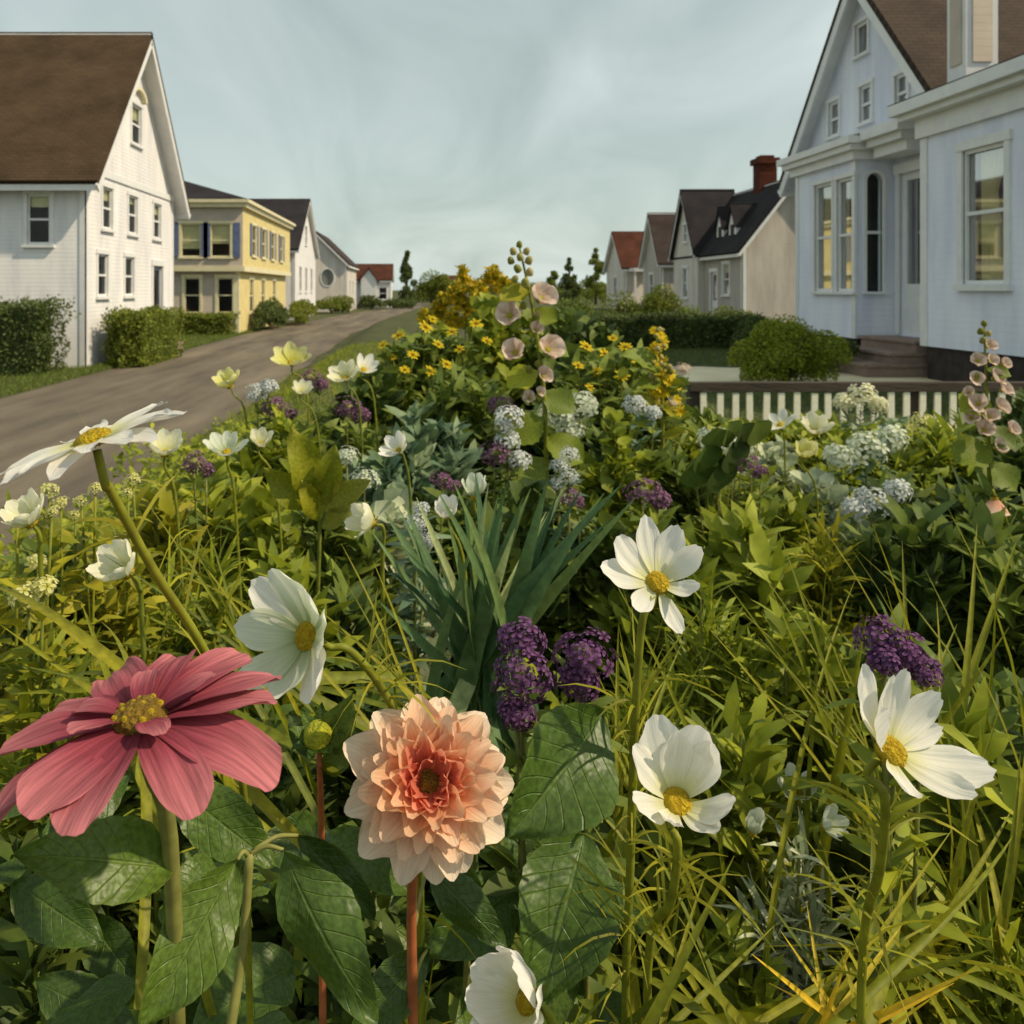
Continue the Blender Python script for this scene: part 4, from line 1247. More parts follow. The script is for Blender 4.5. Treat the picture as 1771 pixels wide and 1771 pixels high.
DISC = dome_mesh('disc', 'disc_yellow', .0095, .007, bumpy=.07, seed=1)
DISC_BIG = dome_mesh('disc', 'disc_yellow', .012, .007, 18, 7, bumpy=.05, seed=2)
DISC_OL = dome_mesh('disc', 'disc_olive', .014, .010, 16, 7, bumpy=.1, seed=3)
COS = [petal_mesh('cosmos_petal', 'p_white', .047, .0255, bend=.55 + .12 * k, start=-.3, cup=.10, basew=.22, peak=.66, endw=.72, tipr=.14, notch=.02, ridge=.022, nu=10, nv=10, seed=k, wave=.03) for k in range(4)]
COS_G = [petal_mesh('cosmos_petal', 'p_greenwhite', .047, .0255, bend=.6 + .12 * k, start=-.3, cup=.12, basew=.22, peak=.66, endw=.72, tipr=.14, notch=.02, ridge=.022, nu=10, nv=10, seed=k + 9, wave=.03) for k in range(3)]
COS_I = [petal_mesh('cosmos_petal', 'p_ivory', .047, .030, bend=.55 + .12 * k, start=-.3, cup=.12, basew=.25, peak=.66, endw=.7, tipr=.16, notch=.015, ridge=.02, nu=8, nv=6, seed=k + 5, wave=.03) for k in range(3)]
COS_Y = [petal_mesh('cosmos_petal', 'p_pale_yellow', .047, .032, bend=.5 + .15 * k, start=-.3, cup=.14, basew=.3, peak=.6, endw=.7, tipr=.18, ridge=.02, nu=8, nv=6, seed=k + 15, wave=.04) for k in range(3)]
SEPAL = leaf_mesh('sepal', 'stem_green', W=.35, fold=.2, bend=-.4, nu=6, nv=4)
RND = random.Random(5)


def feathery_leaves(root, pts, n, ln, mat, seed, wd=.0022, name='leaf_fronds'):
    """thread-like leaves along a stem polyline"""
    rs = np.random.RandomState(seed)
    pts = np.array([tuple(p) for p in pts], float)
    t = rs.uniform(0.05, .93, n) * (len(pts) - 1); i = t.astype(int); f = (t - i)[:, None]
    c = pts[i] * (1 - f) + pts[np.minimum(i + 1, len(pts) - 1)] * f
    d = rs.randn(n, 3); d[:, 2] = np.abs(d[:, 2]) * .7 + .35
    V, Fc, tint = blade_cloud(c, d, ln * rs.uniform(.5, 1.3, n), wd * rs.uniform(.7, 1.4, n), rs, 4, .6)
    return cloud_obj(name, V, Fc, tint, mat, root)


def flower_thing(name, label, cat, px, py, d, n, meshes, angs, disc, scale, stem_px, smat='stem_green', r=(.0035, .002), fronds=60, group=None, r0=.0045, sepals=True, frond_mat='lf_yellowgreen', spin=0, dz=0.0):
    """one long-stemmed flower. angs: list of (angle, tilt, length, width). stem_px: [(px,py,d)...] from head downwards"""
    hl = P(px, py, d)
    n = Vector(n).normalized()
    pts = [hl - n * .006 * scale, hl - n * .022 * scale + Vector((0, 0, -.006))] + [P(*q) for q in stem_px]
    last = pts[-1]
    g = Vector((last.x + (last.x - pts[-2].x) * .3, last.y + .03, 0)); g.z = gz(g.x, g.y)
    if last.z - g.z > .1:
        pts.append((last + g) / 2 + Vector((.01, .01, 0))); pts.append(g)
    root = thing(name, label, cat, g, group)
    st = add_tube('stem', root, list(reversed(pts)), [r[0], r[0], r[1]], smat, 8)
    hd = head(root, hl, n, spin, disc, scale)
    for k, (a, t, s, w) in enumerate(angs):
        add_petal(hd, meshes[k % len(meshes)], a, t, r0, dz, s, w, roll=RND.uniform(-8, 8))
    if sepals:
        for k in range(6):
            m = WM[hd.name] @ Matrix.Rotation(k * math.pi / 3, 4, 'Z') @ Matrix.Translation((.002, 0, -.004)) @ Matrix.Rotation(-15 * DEG, 4, 'Y') @ Matrix.Scale(.016, 4)
            obj('sepal', SEPAL, hd, m)
    if fronds:
        feathery_leaves(root, [p for p in pts[2:]] if len(pts) > 4 else pts, fronds, .07, frond_mat, int(px + py))
    return root


def ring(n, tilt, jt=6, js=.08, start=0, ja=5):
    return [(start + 360 * k / n + RND.uniform(-ja, ja), tilt + RND.uniform(-jt, jt), 1 + RND.uniform(-js, js), 1 + RND.uniform(-js, js)) for k in range(n)]


# --- the five big white cosmos
flower_thing('white_cosmos', 'white cosmos facing left just above the crimson zinnia', 'flower', 532, 1100, .6, (-.56, -.72, .36), COS_G + COS[:1], ring(8, 36, 8, .08, 12), DISC, 1.08,
             [(605, 1125, .62), (660, 1190, .64), (705, 1290, .68), (725, 1450, .74), (730, 1800, .78)], r=(.0034, .0022))
flower_thing('white_cosmos', 'white cosmos with one petal hanging down, right of centre', 'flower', 1137, 1008, .64, (.04, -.66, .75), COS, [(95, 30, 1.06, .8), (60, 28, .98, .9), (22, 35, .92, .9), (140, 22, 1.0, 1.0), (172, 18, .98, .95), (225, 8, .72, 1.0), (285, -20, .8, .8), (330, 25, .7, .9)], DISC, .92,
             [(1110, 1080, .655), (1098, 1250, .67), (1090, 1500, .70), (1082, 1760, .72)], r=(.0034, .0024), fronds=90)
flower_thing('white_cosmos', 'cup shaped white cosmos right of the peach dahlia', 'flower', 1170, 1388, .6, (.0, -.58, .81), COS, [(110, 50, 1.08, 1.05), (88, 56, .9, .9), (62, 50, 1.05, 1.05), (38, 46, .95, .9), (146, 46, .9, .9), (205, 40, .98, .85), (238, 44, .75, .85), (325, 44, .95, .85), (298, 44, .75, .85)], DISC, 1.12,
             [(1172, 1460, .61), (1160, 1560, .64), (1120, 1680, .7)], r=(.0034, .0024))
flower_thing('white_cosmos', 'largest white cosmos opening to the right, near the right edge', 'flower', 1540, 1300, .52, (.30, -.66, .69), COS, [(122, 42, 1.25, .7), (98, 48, 1.0, .6), (66, 36, 1.0, .62), (26, 18, 1.0, .7), (4, 14, .8, .6), (332, 12, 1.2, .85), (300, 24, .9, .8), (150, 46, 1.0, .75), (225, 36, .85, .8)], DISC, 1.0,
             [(1530, 1380, .53), (1522, 1500, .56), (1490, 1700, .62)], r=(.0032, .0022))
flower_thing('white_cosmos', 'half closed white cosmos at the bottom edge', 'flower', 915, 1732, .58, (-.66, -.5, .56), COS, ring(9, 58, 7, .1, 20), DISC, 1.02,
             [(960, 1790, .6), (985, 1900, .64)], r=(.004, .003))

# --- the big daisy on the left
DAI = [petal_mesh('daisy_petal', 'p_white', .047, .0135, bend=-.2 - .08 * k, start=.10, cup=.15, basew=.45, peak=.55, endw=.6, tipr=.12, notch=.02, ridge=.05, nu=9, nv=4, seed=k + 30, wave=.06) for k in range(3)]
flower_thing('shasta_daisy', 'large white daisy on a tall stem over the road at left', 'flower', 162, 762, .46, (-.30, -.09, .95), DAI, [(a, t, q, w * 1.3) for a, t, q, w in ring(18, 1, 4, .09)], DISC_BIG, .88,
             [(192, 850, .47), (265, 985, .50), (345, 1110, .54), (398, 1230, .58), (425, 1420, .62), (432, 1750, .66)], r=(.0028, .0024), fronds=26, r0=.008)

# --- crimson zinnia
ZP = [petal_mesh('zinnia_petal', 'p_pink', .064, .029, bend=-.30 - .16 * k, start=.18, cup=.10, basew=.34, peak=.62, endw=.78, tipr=.13, ridge=.03, nu=10, nv=8, seed=50 + k, wave=.05) for k in range(4)]
zl = P(243, 1245, .45); zn = Vector((-.10, -.07, .99)).normalized()
zg = base_of(300, .6, 0, .03)
zi = thing('zinnia', 'large crimson pink zinnia at the lower left', 'flower', zg)
add_tube('stem', zi, [zg, zg + Vector((0, 0, .35)), P(300, 1560, .52), P(262, 1330, .465), zl - zn * .004], [.0055, .005, .005, .0045], 'stem_dull', 9)
zh = head(zi, zl, zn, 0, DISC_OL, 1.0)
for k in range(12):
    a_ = k * 30 + RND.uniform(-7, 7)
    add_petal(zh, ZP[k % 4], a_, RND.uniform(-8, 6) + (10 if 20 < a_ < 110 else 0), .010, -.001, RND.uniform(.95, 1.18), RND.uniform(.9, 1.1), RND.uniform(-14, 14))
for k in range(5):
    add_petal(zh, ZP[(k + 1) % 4], 20 + k * 72 + RND.uniform(-9, 9), RND.uniform(10, 24), .008, .003, RND.uniform(.42, .66), RND.uniform(.95, 1.2), RND.uniform(-12, 12))
STAM = dome_mesh('stamen', 'disc_yellow', .0026, .0045, 6, 3, seed=4)
for k in range(13):
    a = k * 2.4; rr = .0028 * math.sqrt(k) + .002
    obj('stamen', STAM, zh, WM[zh.name] @ Matrix.Translation((rr * math.cos(a), rr * math.sin(a), .0065 - rr * .3)) @ Matrix.Rotation(rr * 30, 4, Vector((-math.sin(a), math.cos(a), 0))))

# --- peach dahlia
dl = P(742, 1352, .6); dn = Vector((0.0, -.82, .57)).normalized()
dg = base_of(716, .64)
da = thing('dahlia', 'peach and coral dahlia on a reddish stem, bottom centre', 'flower', dg)
add_tube('stem', da, [dg, P(716, 2100, .64), P(714, 1760, .635), P(712, 1560, .63), P(722, 1450, .618), dl - dn * .01], [.0042, .004, .0036, .0036], 'stem_red', 9)
dh = head(da, dl - dn * .004, dn, 0, dome_mesh('disc', 'disc_olive', .0125, .0105, 14, 6, bumpy=.12, seed=8), 1.0)


def dset(mat, Lg, Wd, bend, start, cup, seed, tipr=.2):
    return [petal_mesh('dahlia_petal', mat, Lg, Wd, bend=bend + .15 * k, start=start, cup=cup, basew=.4, peak=.6, endw=.62, tipr=tipr, ridge=.02, nu=8, nv=6, seed=seed + k, wave=.04) for k in range(3)]


D1 = dset('p_cream', .054, .029, -.5, .25, .18, 60); D2 = dset('p_peach', .048, .026, -.35, .25, .2, 63)
D3 = dset('p_orange', .039, .021, -.1, .15, .26, 66); D4 = dset('p_coral', .027, .015, .2, .0, .32, 69)
for cnt, sets, tilt, r0, z0, s in ((13, D1, -14, .006, -.010, 1.03), (12, D1, -4, .006, -.006, .98), (12, D2, 6, .006, -.002, 1.0), (11, D2, 15, .006, .001, .9), (11, D3, 25, .006, .003, 1.0), (10, D3, 35, .006, .005, .84), (10, D4, 44, .007, .006, 1.0), (9, D4, 56, .007, .006, .8)):
    st0 = RND.uniform(0, 360)
    for k in range(cnt):
        add_petal(dh, sets[k % 3], st0 + k * 360 / cnt + RND.uniform(-6, 6), tilt + RND.uniform(-7, 7), r0, z0, s * RND.uniform(.88, 1.1), RND.uniform(.9, 1.15), RND.uniform(-14, 14))

# --- big broad leaves of zinnia and dahlia
BL = [leaf_mesh('leaf', 'big_leaf', W=w, fold=f, bend=b, serr=.02, nu=18, nv=12, seed=k) for k, (w, f, b) in enumerate(((.46, .18, -.5), (.56, .12, -.35), (.5, -.12, -.6), (.62, .22, -.45)))]


def big(root, a, b, k, up=(0, -.6, .8), ws=1.0, petiole=None):
    lf = place_along('leaf', BL[k], root, P(*a), P(*b), up, ws)
    if petiole:
        add_tube('leaf_stalk', root, [P(*petiole), (P(*petiole) + P(*a)) / 2 + Vector((0, 0, .004)), P(*a)], [.0018, .0016, .0013], 'stem_dull', 6)
    return lf


big(zi, (300, 1500, .51), (22, 1478, .47), 0, (.05, -.75, .65), .98, (304, 1540, .52))
big(zi, (410, 1488, .56), (238, 1790, .50), 1, (.35, -.85, .4), .82, (430, 1480, .57))
big(zi, (490, 1470, .57), (655, 1775, .53), 2, (-.35, -.85, .45), .86, (432, 1478, .57))
big(zi, (515, 1445, .60), (650, 1590, .60), 0, (-.3, -.5, .8), .7, (440, 1470, .58))
big(zi, (300, 1360, .60), (480, 1500, .58), 1, (.1, -.8, .6), .8, (290, 1450, .53))
big(da, (1040, 1235, .70), (878, 1452, .63), 3, (.25, -.85, .45), 1.02, (1060, 1400, .72))
big(da, (1010, 1440, .78), (930, 1740, .70), 3, (-.1, -.92, .35), 1.05, (1040, 1420, .76))
big(da, (740, 1640, .66), (600, 1800, .62), 1, (.2, -.8, .5), .8, (716, 1700, .64))
big(da, (740, 1500, .70), (880, 1640, .68), 2, (-.2, -.8, .55), .8, (718, 1600, .645))
# the forked stalk in front of the dark gap, and the bud
add_tube('stem', zi, [P(395, 1800, .55), P(420, 1640, .565), P(432, 1475, .57)], [.0035, .003, .003], 'stem_dull', 8)
bg_ = base_of(556, .68)
bd = thing('dahlia_bud', 'round yellow green dahlia bud left of the peach dahlia', 'flower bud', bg_)
add_tube('stem', bd, [bg_, P(558, 1800, .68), P(556, 1450, .67), P(552, 1300, .66)], [.0032, .003, .0022], 'stem_red', 8)
bh = obj('bud', dome_mesh('bud', 'disc_green', .0115, .0125, 14, 8, bumpy=.05, seed=6), bd, frame_from((-.1, -.6, .8), P(550, 1274, .66)))
for k in range(8):
    add_petal(bh, BL[0], k * 45, 40, .004, -.006, .024, .9, name='sepal')
lf4 = leaf_mesh('leaf', 'lf_dark', W=.55, fold=.15, bend=-.3)
for (a, b) in (((560, 1305, .67), (610, 1200, .66)), ((545, 1310, .67), (500, 1230, .68)), ((558, 1330, .67), (620, 1290, .66))):
    place_along('leaf', lf4, bd, P(*a), P(*b), (.1, -.9, .4), .9)
# dark broad leaves lower down, as a leafy plant of their own
dark_root = thing('broad_leaf_plant', 'dark broad leaved plant filling the shade below the zinnia', 'plant', base_of(250, .95))
for k in range(46):
    a = (RND.uniform(-60, 760), RND.uniform(1330, 1800), RND.uniform(.72, 1.05))
    if 880 > a[0] > 650 and a[1] > 1500: a = (a[0] - 300, a[1], a[2])
    an = RND.uniform(0, 6.28); ln = RND.uniform(110, 190)
    place_along('leaf', BL[k % 4], dark_root, P(*a), P(a[0] + ln * math.cos(an), a[1] + ln * .6 + ln * .4 * math.sin(an), a[2] - RND.uniform(.0, .08)), (RND.uniform(-.5, .5), -.6, .7), RND.uniform(.75, 1.05))
for k in range(5):
    e = P(RND.uniform(0, 650), 1450, RND.uniform(.8, 1.0)); b0 = base_of(250, .95, RND.uniform(-.1, .1))
    add_tube('stem', dark_root, [b0, (b0 + e) / 2 + Vector((0, .03, .05)), e], [.005, .004, .003], 'stem_dull', 7)
dark2 = thing('broad_leaf_plant', 'dark broad leaved plant in the shade right of the dahlia stem', 'plant', base_of(900, .98))
for k in range(24):
    a = (RND.uniform(740, 1080), RND.uniform(1380, 1760), RND.uniform(.8, 1.1)); an = RND.uniform(0, 6.28); ln = RND.uniform(110, 180)
    place_along('leaf', BL[k % 4], dark2, P(*a), P(a[0] + ln * math.cos(an), a[1] + ln * .6 + ln * .4 * math.sin(an), a[2] - RND.uniform(.0, .08)), (RND.uniform(-.5, .5), -.6, .7), RND.uniform(.75, 1.05))
for k in range(3):
    e = P(RND.uniform(780, 1050), 1450, RND.uniform(.85, 1.0)); b0 = base_of(900, .98, RND.uniform(-.08, .08))
    add_tube('stem', dark2, [b0, (b0 + e) / 2 + Vector((0, .03, .05)), e], [.005, .004, .003], 'stem_dull', 7)


# --- strap-leaved clumps: every blade is a part
def blade_mesh(name, mat, W, bend, seed, nu=12):
    """unit-length blade along X (chord), arching towards +Z"""
    V = []; U = []; VV = []
    rs = random.Random(seed)
    for i in range(nu + 1):
        u = i / nu
        z = bend * 4 * u * (1 - u)
        w = W * (0.55 + .45 * math.sin(math.pi * min(1, u * 1.1 + .12))) * (1 - max(0, (u - .7) / .3) ** 2 * .93)
        tw = .12 * math.sin(3 * u + rs.random())
        for v in (-1, -.33, .33, 1):
            V.append((u, v * w / 2, z + abs(v) * w * .22 + v * w * tw)); U.append(u); VV.append(v)
    Fc = []
    for i in range(nu):
        for j in range(3):
            a = i * 4 + j
            Fc.append((a, a + 4, a + 5, a + 1))
    return mesh_of(name, V, Fc, mat, True, {'lu': U, 'lv': VV})


BB = [blade_mesh('blade', 'blade_blue', .046, .02 + .03 * k, k) for k in range(4)]
BP = [blade_mesh('blade', 'blade_pale', .046, .03, 77)]
BY = [blade_mesh('blade', 'blade_yellow', .034, .04 + .05 * k, k + 5) for k in range(4)]
BYN = [blade_mesh('blade', 'blade_yellow', .02, .05 + .05 * k, k + 8) for k in range(4)]
BGD = [blade_mesh('blade', 'blade_gold', .03, .06 + .05 * k, k + 9) for k in range(2)]


def clump(name, label, base, tips, meshes, spread=18, dd=.15, jx=1.0, group=None, cat='plant', ground=True, wide=1.0, lift=0):
    """base=(px,py,d) where the blades meet in the picture; tips=[(px,py)]"""
    bp = P(*base)
    g = Vector((bp.x, bp.y + .05, gz(bp.x, bp.y + .05)))
    root = thing(name, label, cat, g, group)
    for k, tp in enumerate(tips):
        d2 = base[2] + RND.uniform(-dd, dd)
        a = P(base[0] + RND.uniform(-spread, spread), base[1] + RND.uniform(-spread, spread) * .6, base[2] + RND.uniform(-.04, .04))
        b = P(tp[0], tp[1] - lift, d2)
        # run the blade down to the soil along its own line
        dirv = (b - a)
        low = a - dirv.normalized() * min(.28, max(.0, a.z - g.z - .02)) if ground else a
        low.z = max(low.z, g.z - .01)
        side = -1 if b.x < a.x else 1
        place_along('blade', meshes[k % len(meshes)], root, low, b, (-side * .45 + RND.uniform(-.3, .3), -.7, .5), width=RND.uniform(.7, 1.15) * .36 * wide)
    return root


def fan(x0, x1, y0, y1, n, jy=25):
    return [(x0 + (x1 - x0) * (k + RND.uniform(.1, .9)) / n, y0 + (y1 - y0) * k / n + RND.uniform(-jy, jy)) for k in range(n)]


clump('iris_clump', 'fan of blue green iris leaves in the centre of the garden', (835, 1195, 1.18),
      [(640, 960), (665, 930), (690, 985), (672, 1030), (700, 915), (690, 925), (720, 905), (655, 1085), (735, 940), (760, 900), (785, 880), (800, 905), (822, 862), (845, 880), (862, 900), (880, 872), (905, 905), (918, 890), (948, 872), (962, 905), (980, 880), (1005, 890), (1022, 930), (1045, 898), (1078, 880), (1100, 905), (1060, 940), (890, 960), (760, 980), (700, 1000), (930, 990), (830, 960), (810, 930), (870, 930), (945, 930), (775, 945)], BB + BB[:2] + BP, 34, .12, wide=1.9, lift=45)
clump('daylily_clump', 'tall yellow green grassy clump left of the dark purple flowers', (1440, 1400, 1.0),
      [(1250, 1000), (1292, 958), (1380, 1012), (1402, 880), (1345, 915), (1432, 962), (1480, 1000), (1310, 1100), (1238, 1150), (1500, 1060), (1360, 1120), (1415, 1060), (1275, 1050), (1460, 930), (1330, 1010), (1220, 1080), (1395, 1180)], BYN + BY[:1], 40, .14)
clump('daylily_clump', 'grassy clump rising behind the dark purple flowers', (1590, 1380, 1.15),
      [(1508, 905), (1560, 935), (1640, 880), (1690, 905), (1722, 1000), (1655, 1080), (1600, 985), (1745, 1085), (1530, 1010), (1700, 1160), (1620, 1040), (1480, 950), (1760, 930)], BY, 50, .16)
clump('daylily_clump', 'low grassy clump under the largest white cosmos', (1490, 1720, .74),
      [(1300, 1520), (1385, 1440), (1455, 1500), (1510, 1400), (1600, 1450), (1650, 1430), (1752, 1445), (1350, 1600), (1690, 1530), (1720, 1640), (1420, 1560), (1560, 1520), (1290, 1640), (1630, 1590)], BY + BYN, 60, .1)
clump('daylily_clump', 'grassy clump under the cup shaped white cosmos', (1150, 1760, .74),
      [(1062, 1450), (1020, 1420), (1095, 1400), (1270, 1480), (1310, 1530), (1225, 1500), (1005, 1520), (1340, 1600), (1180, 1520), (1280, 1610), (1060, 1560), (960, 1620)], BY + BYN, 40, .1)
clump('daylily_clump', 'withered golden grass clump at the bottom right edge', (1420, 1800, .68),
      [(1300, 1650), (1350, 1610), (1395, 1560), (1470, 1640), (1330, 1700), (1520, 1690), (1560, 1600), (1650, 1700), (1700, 1670), (1620, 1720)], BGD, 50, .06)
clump('daylily_clump', 'thin grassy clump at the right edge of the picture', (1700, 1500, .95),
      [(1640, 1200), (1690, 1150), (1730, 1220), (1765, 1300), (1610, 1260), (1790, 1180), (1660, 1330), (1750, 1400)], BY, 40, .1)
clump('daylily_clump', 'yellow green grassy stems below the large daisy', (400, 1160, 1.0),
      [(310, 900), (330, 950), (255, 870), (210, 1010), (430, 960), (150, 1105), (285, 960), (355, 905), (395, 880), (240, 1060), (460, 1010), (180, 960)], BYN + BY[:1], 30, .12)
clump('daylily_clump', 'grassy tuft at the left edge above the zinnia', (190, 1210, .85),
      [(62, 1120), (100, 1082), (30, 1150), (140, 1040), (0, 1080), (75, 1180), (175, 1075), (-30, 1010), (20, 1200)], BY, 30, .1)
clump('daylily_clump', 'yellow green grassy stems between the iris and the facing left cosmos', (690, 1230, 1.05),
      [(600, 1010), (645, 970), (570, 1080), (620, 1100), (660, 1060), (590, 940), (545, 1050)], BYN, 25, .1)
clump('daylily_clump', 'branching grassy clump below the hanging petal cosmos', (1110, 1420, 1.0),
      [(1030, 1160), (1070, 1080), (1180, 1110), (1210, 1150), (1240, 1100), (1150, 1060), (1000, 1240), (1250, 1220), (1060, 1000), (1215, 1050)], BY + BYN[:2], 30, .12)


# --- dense heads of small florets
def floret_mesh(name, mat, r, seed):
    rs = random.Random(seed); V = []; Fc = []; U = []; VV = []
    for k in range(5):
        a = k * 72 * DEG + rs.uniform(-.1, .1)
        ca, sa = math.cos(a), math.sin(a); s = len(V)
        for (x, y, z, u, v) in ((.05, 0, 0, 0, 0), (.5, -.26, .10, .5, -1), (.5, .26, .10, .5, 1), (.95, -.25, .0, .95, -1), (.95, .25, .0, .95, 1), (1.08, 0, -.06, 1, 0), (.55, 0, .02, .55, 0)):
            V.append(((x * ca - y * sa) * r, (x * sa + y * ca) * r, z * r)); U.append(u); VV.append(v)
        Fc += [(s, s + 1, s + 6), (s, s + 6, s + 2), (s + 1, s + 3, s + 6), (s + 6, s + 4, s + 2), (s + 3, s + 5, s + 6), (s + 6, s + 5, s + 4)]
    return mesh_of(name, V, Fc, mat, True, {'lu': U, 'lv': VV})


FL = {m: [floret_mesh('floret', m, 1.0, k) for k in range(2)] for m in ('p_purple', 'p_violet', 'p_bluewhite', 'p_greenwhite', 'p_ivory', 'p_pale_yellow', 'p_gold', 'p_yellow', 'p_blush')}
CORE = dome_mesh('flower_cluster', 'stem_dull', 1, 1, 8, 5, bumpy=.1, seed=3)


def cluster(root, c, rad, n, fr, mat, flat=.8, seed=0, name='flower_cluster'):
    rs = random.Random(seed)
    co = obj(name, CORE, root, Matrix.Translation(c) @ Matrix.Diagonal((rad * .42, rad * .42, rad * .42 * flat, 1)))
    for k in range(n):
        zz = 1 - 1.65 * (k + .5) / n; a = k * 2.39996 + rs.uniform(-.25, .25); rr = math.sqrt(max(0, 1 - zz * zz))
        d = Vector((rr * math.cos(a), rr * math.sin(a), zz))
        p = Vector(c) + Vector((d.x, d.y, d.z * flat)) * rad * rs.uniform(.62, 1.12)
        nn = (d + Vector((rs.uniform(-.3, .3), rs.uniform(-.3, .3), rs.uniform(0, .4)))).normalized()
        obj('floret', FL[mat][k % 2], co, frame_from(nn, p, rs.uniform(0, 6)) @ Matrix.Scale(fr * rs.uniform(.8, 1.2), 4))
    return co


def lance_leaves(root, pts, n, ln, wd, mat, seed, name='foliage'):
    rs = np.random.RandomState(seed)
    pts = np.array([tuple(p) for p in pts], float)
    t = rs.uniform(.02, .97, n) * (len(pts) - 1); i = t.astype(int); f = (t - i)[:, None]
    c = pts[i] * (1 - f) + pts[np.minimum(i + 1, len(pts) - 1)] * f
    d = rs.randn(n, 3); d[:, 2] = np.abs(d[:, 2]) * .5 + .15
    V, Fc, ti = leaf_cloud(c, d, np.tile([0, 0, 1.], (n, 1)) + rs.randn(n, 3) * .3, ln * rs.uniform(.6, 1.3, n), wd * rs.uniform(.7, 1.3, n), rs, droop=.25)
    return cloud_obj(name, V, Fc, ti, mat, root)


def cluster_plant(name, label, cat, spots, n, fr, mat, leafmat='lf_mid', flat=.85, group=None, leaf=.05, nl=60, seed=0, smat='stem_dull'):
    """spots: [(px,py,d,radius_px)]"""
    px = sum(s[0] for s in spots) / len(spots); d = sum(s[2] for s in spots) / len(spots)
    g = base_of(px, d, 0, .04)
    root = thing(name, label, cat, g, group)
    for k, (x, y, dd, rp) in enumerate(spots):
        c = P(x, y, dd); rad = rp / F * dd
        e = c - Vector((0, 0, rad * .3))
        gg = g + Vector((RND.uniform(-.02, .02), RND.uniform(-.02, .02), 0)); gg.z = gz(gg.x, gg.y)
        pts = [gg, (gg * .55 + e * .45) + Vector((RND.uniform(-.02, .02), 0, .02)), e]
        add_tube('stem', root, pts, [.004, .003, .002], smat, 6)
        lance_leaves(root, pts, nl, leaf, leaf * .35, leafmat, seed * 7 + k)
        cluster(root, c, rad, n, fr, mat, flat, seed + k)
    return root


cluster_plant('purple_heliotrope', 'purple flower clusters just right of the dahlia top', 'flower', [(900, 1105, .82, 38), (905, 1165, .80, 52), (1010, 1135, .82, 54), (893, 1232, .80, 32), (1000, 1175, .83, 38)], 46, .0066, 'p_purple', 'lf_mid', seed=1)
cluster_plant('purple_heliotrope', 'dark purple flower cluster above the largest white cosmos', 'flower', [(1520, 1105, .85, 40), (1560, 1125, .84, 38), (1595, 1160, .84, 30), (1530, 1140, .83, 26)], 38, .0066, 'p_purple', 'lf_olive', seed=2)
# dusky purple heads farther back
for i, (x, y, d, r, lab) in enumerate(((475, 705, 3.0, 26, 'dusky purple flower head by the road left of the mound'), (600, 705, 3.2, 26, 'dusky purple flower head below the cream roadside cluster'), (335, 800, 1.9, 24, 'dusky purple flower head below the small white roadside flowers'),
                                       (855, 785, 2.4, 28, 'mauve flower head left of the white stock spike'), (865, 700, 2.6, 24, 'mauve flower head at the foot of the hollyhock'), (765, 830, 2.1, 20, 'small purple flower head above the iris leaves'),
                                       (1112, 850, 2.0, 30, 'purple flower head right of the curled white stock'), (985, 860, 2.0, 18, 'small purple flower head below the curled white stock'), (1298, 805, 2.4, 20, 'purple flower head beneath the dark clover leaves'), (535, 655, 3.4, 22, 'dusky purple head behind the pale yellow roadside flower'),
                                       (520, 850, 2.0, 15, 'tiny purple head left of the side facing small cosmos'))):
    cluster_plant('purple_phlox', lab, 'flower', [(x, y, d, r), (x + r * .9, y + r * .5, d + .05, r * .6)], 16, r / F * d * .34, 'p_violet', 'lf_mid', leaf=.06, seed=10 + i)
# white and pale heads
for i, (spots, m, lab) in enumerate((
        ([(880, 725, 2.4, 26), (878, 760, 2.4, 22), (895, 795, 2.4, 22)], 'p_bluewhite', 'cool white stock spike in front of the hollyhock stem'),
        ([(985, 785, 2.1, 17), (968, 805, 2.1, 17), (985, 825, 2.1, 17), (965, 838, 2.1, 13)], 'p_bluewhite', 'curled white stock spike right of the hollyhock'),
        ([(965, 715, 2.8, 32), (1005, 700, 2.8, 28), (985, 745, 2.8, 26)], 'p_greenwhite', 'pale green white flower mass right of the hollyhock stem'),
        ([(720, 905, 1.65, 20), (740, 935, 1.65, 18), (728, 880, 1.68, 14)], 'p_bluewhite', 'bright white blossom left of the iris flower stalks'),
        ([(1235, 765, 2.8, 30), (1275, 775, 2.8, 24)], 'p_greenwhite', 'greenish white flower head above the dark clover leaves'),
        ([(1500, 775, 2.8, 38), (1455, 790, 2.8, 26), (1540, 760, 2.8, 26)], 'p_greenwhite', 'broad white hydrangea head near the right of the fence'),
        ([(1510, 865, 2.4, 30), (1550, 850, 2.4, 24), (1480, 880, 2.4, 20)], 'p_bluewhite', 'white hydrangea head below the broad one near the fence'),
        ([(1490, 685, 5.6, 26), (1462, 695, 5.6, 16), (1520, 700, 5.6, 16)], 'p_ivory', 'ivory flower cluster overlapping the picket tops'),
        ([(1600, 735, 4.5, 24), (1630, 745, 4.5, 18)], 'p_pale_yellow', 'yellow flower cluster below the fence on the right'),
        ([(1100, 700, 3.2, 22), (1130, 715, 3.2, 14)], 'p_bluewhite', 'small white flower patch below the yellow spike'),
        ([(445, 680, 3.0, 20), (465, 668, 3.0, 14)], 'p_bluewhite', 'pale blue white flower cluster beside the road edge'),
        ([(630, 830, 2.2, 24), (600, 790, 2.3, 20)], 'p_greenwhite', 'faded pale flower head left of the garden centre'),
        ([(1180, 640, 4.2, 14), (1165, 700, 4.0, 14)], 'p_blush', 'small blush flower cluster beside the fence end'))):
    cluster_plant('white_phlox', lab, 'flower', spots, 24, spots[0][3] / F * spots[0][2] * .33, m, 'lf_blue' if i % 2 else 'lf_mid', leaf=.06, seed=40 + i)
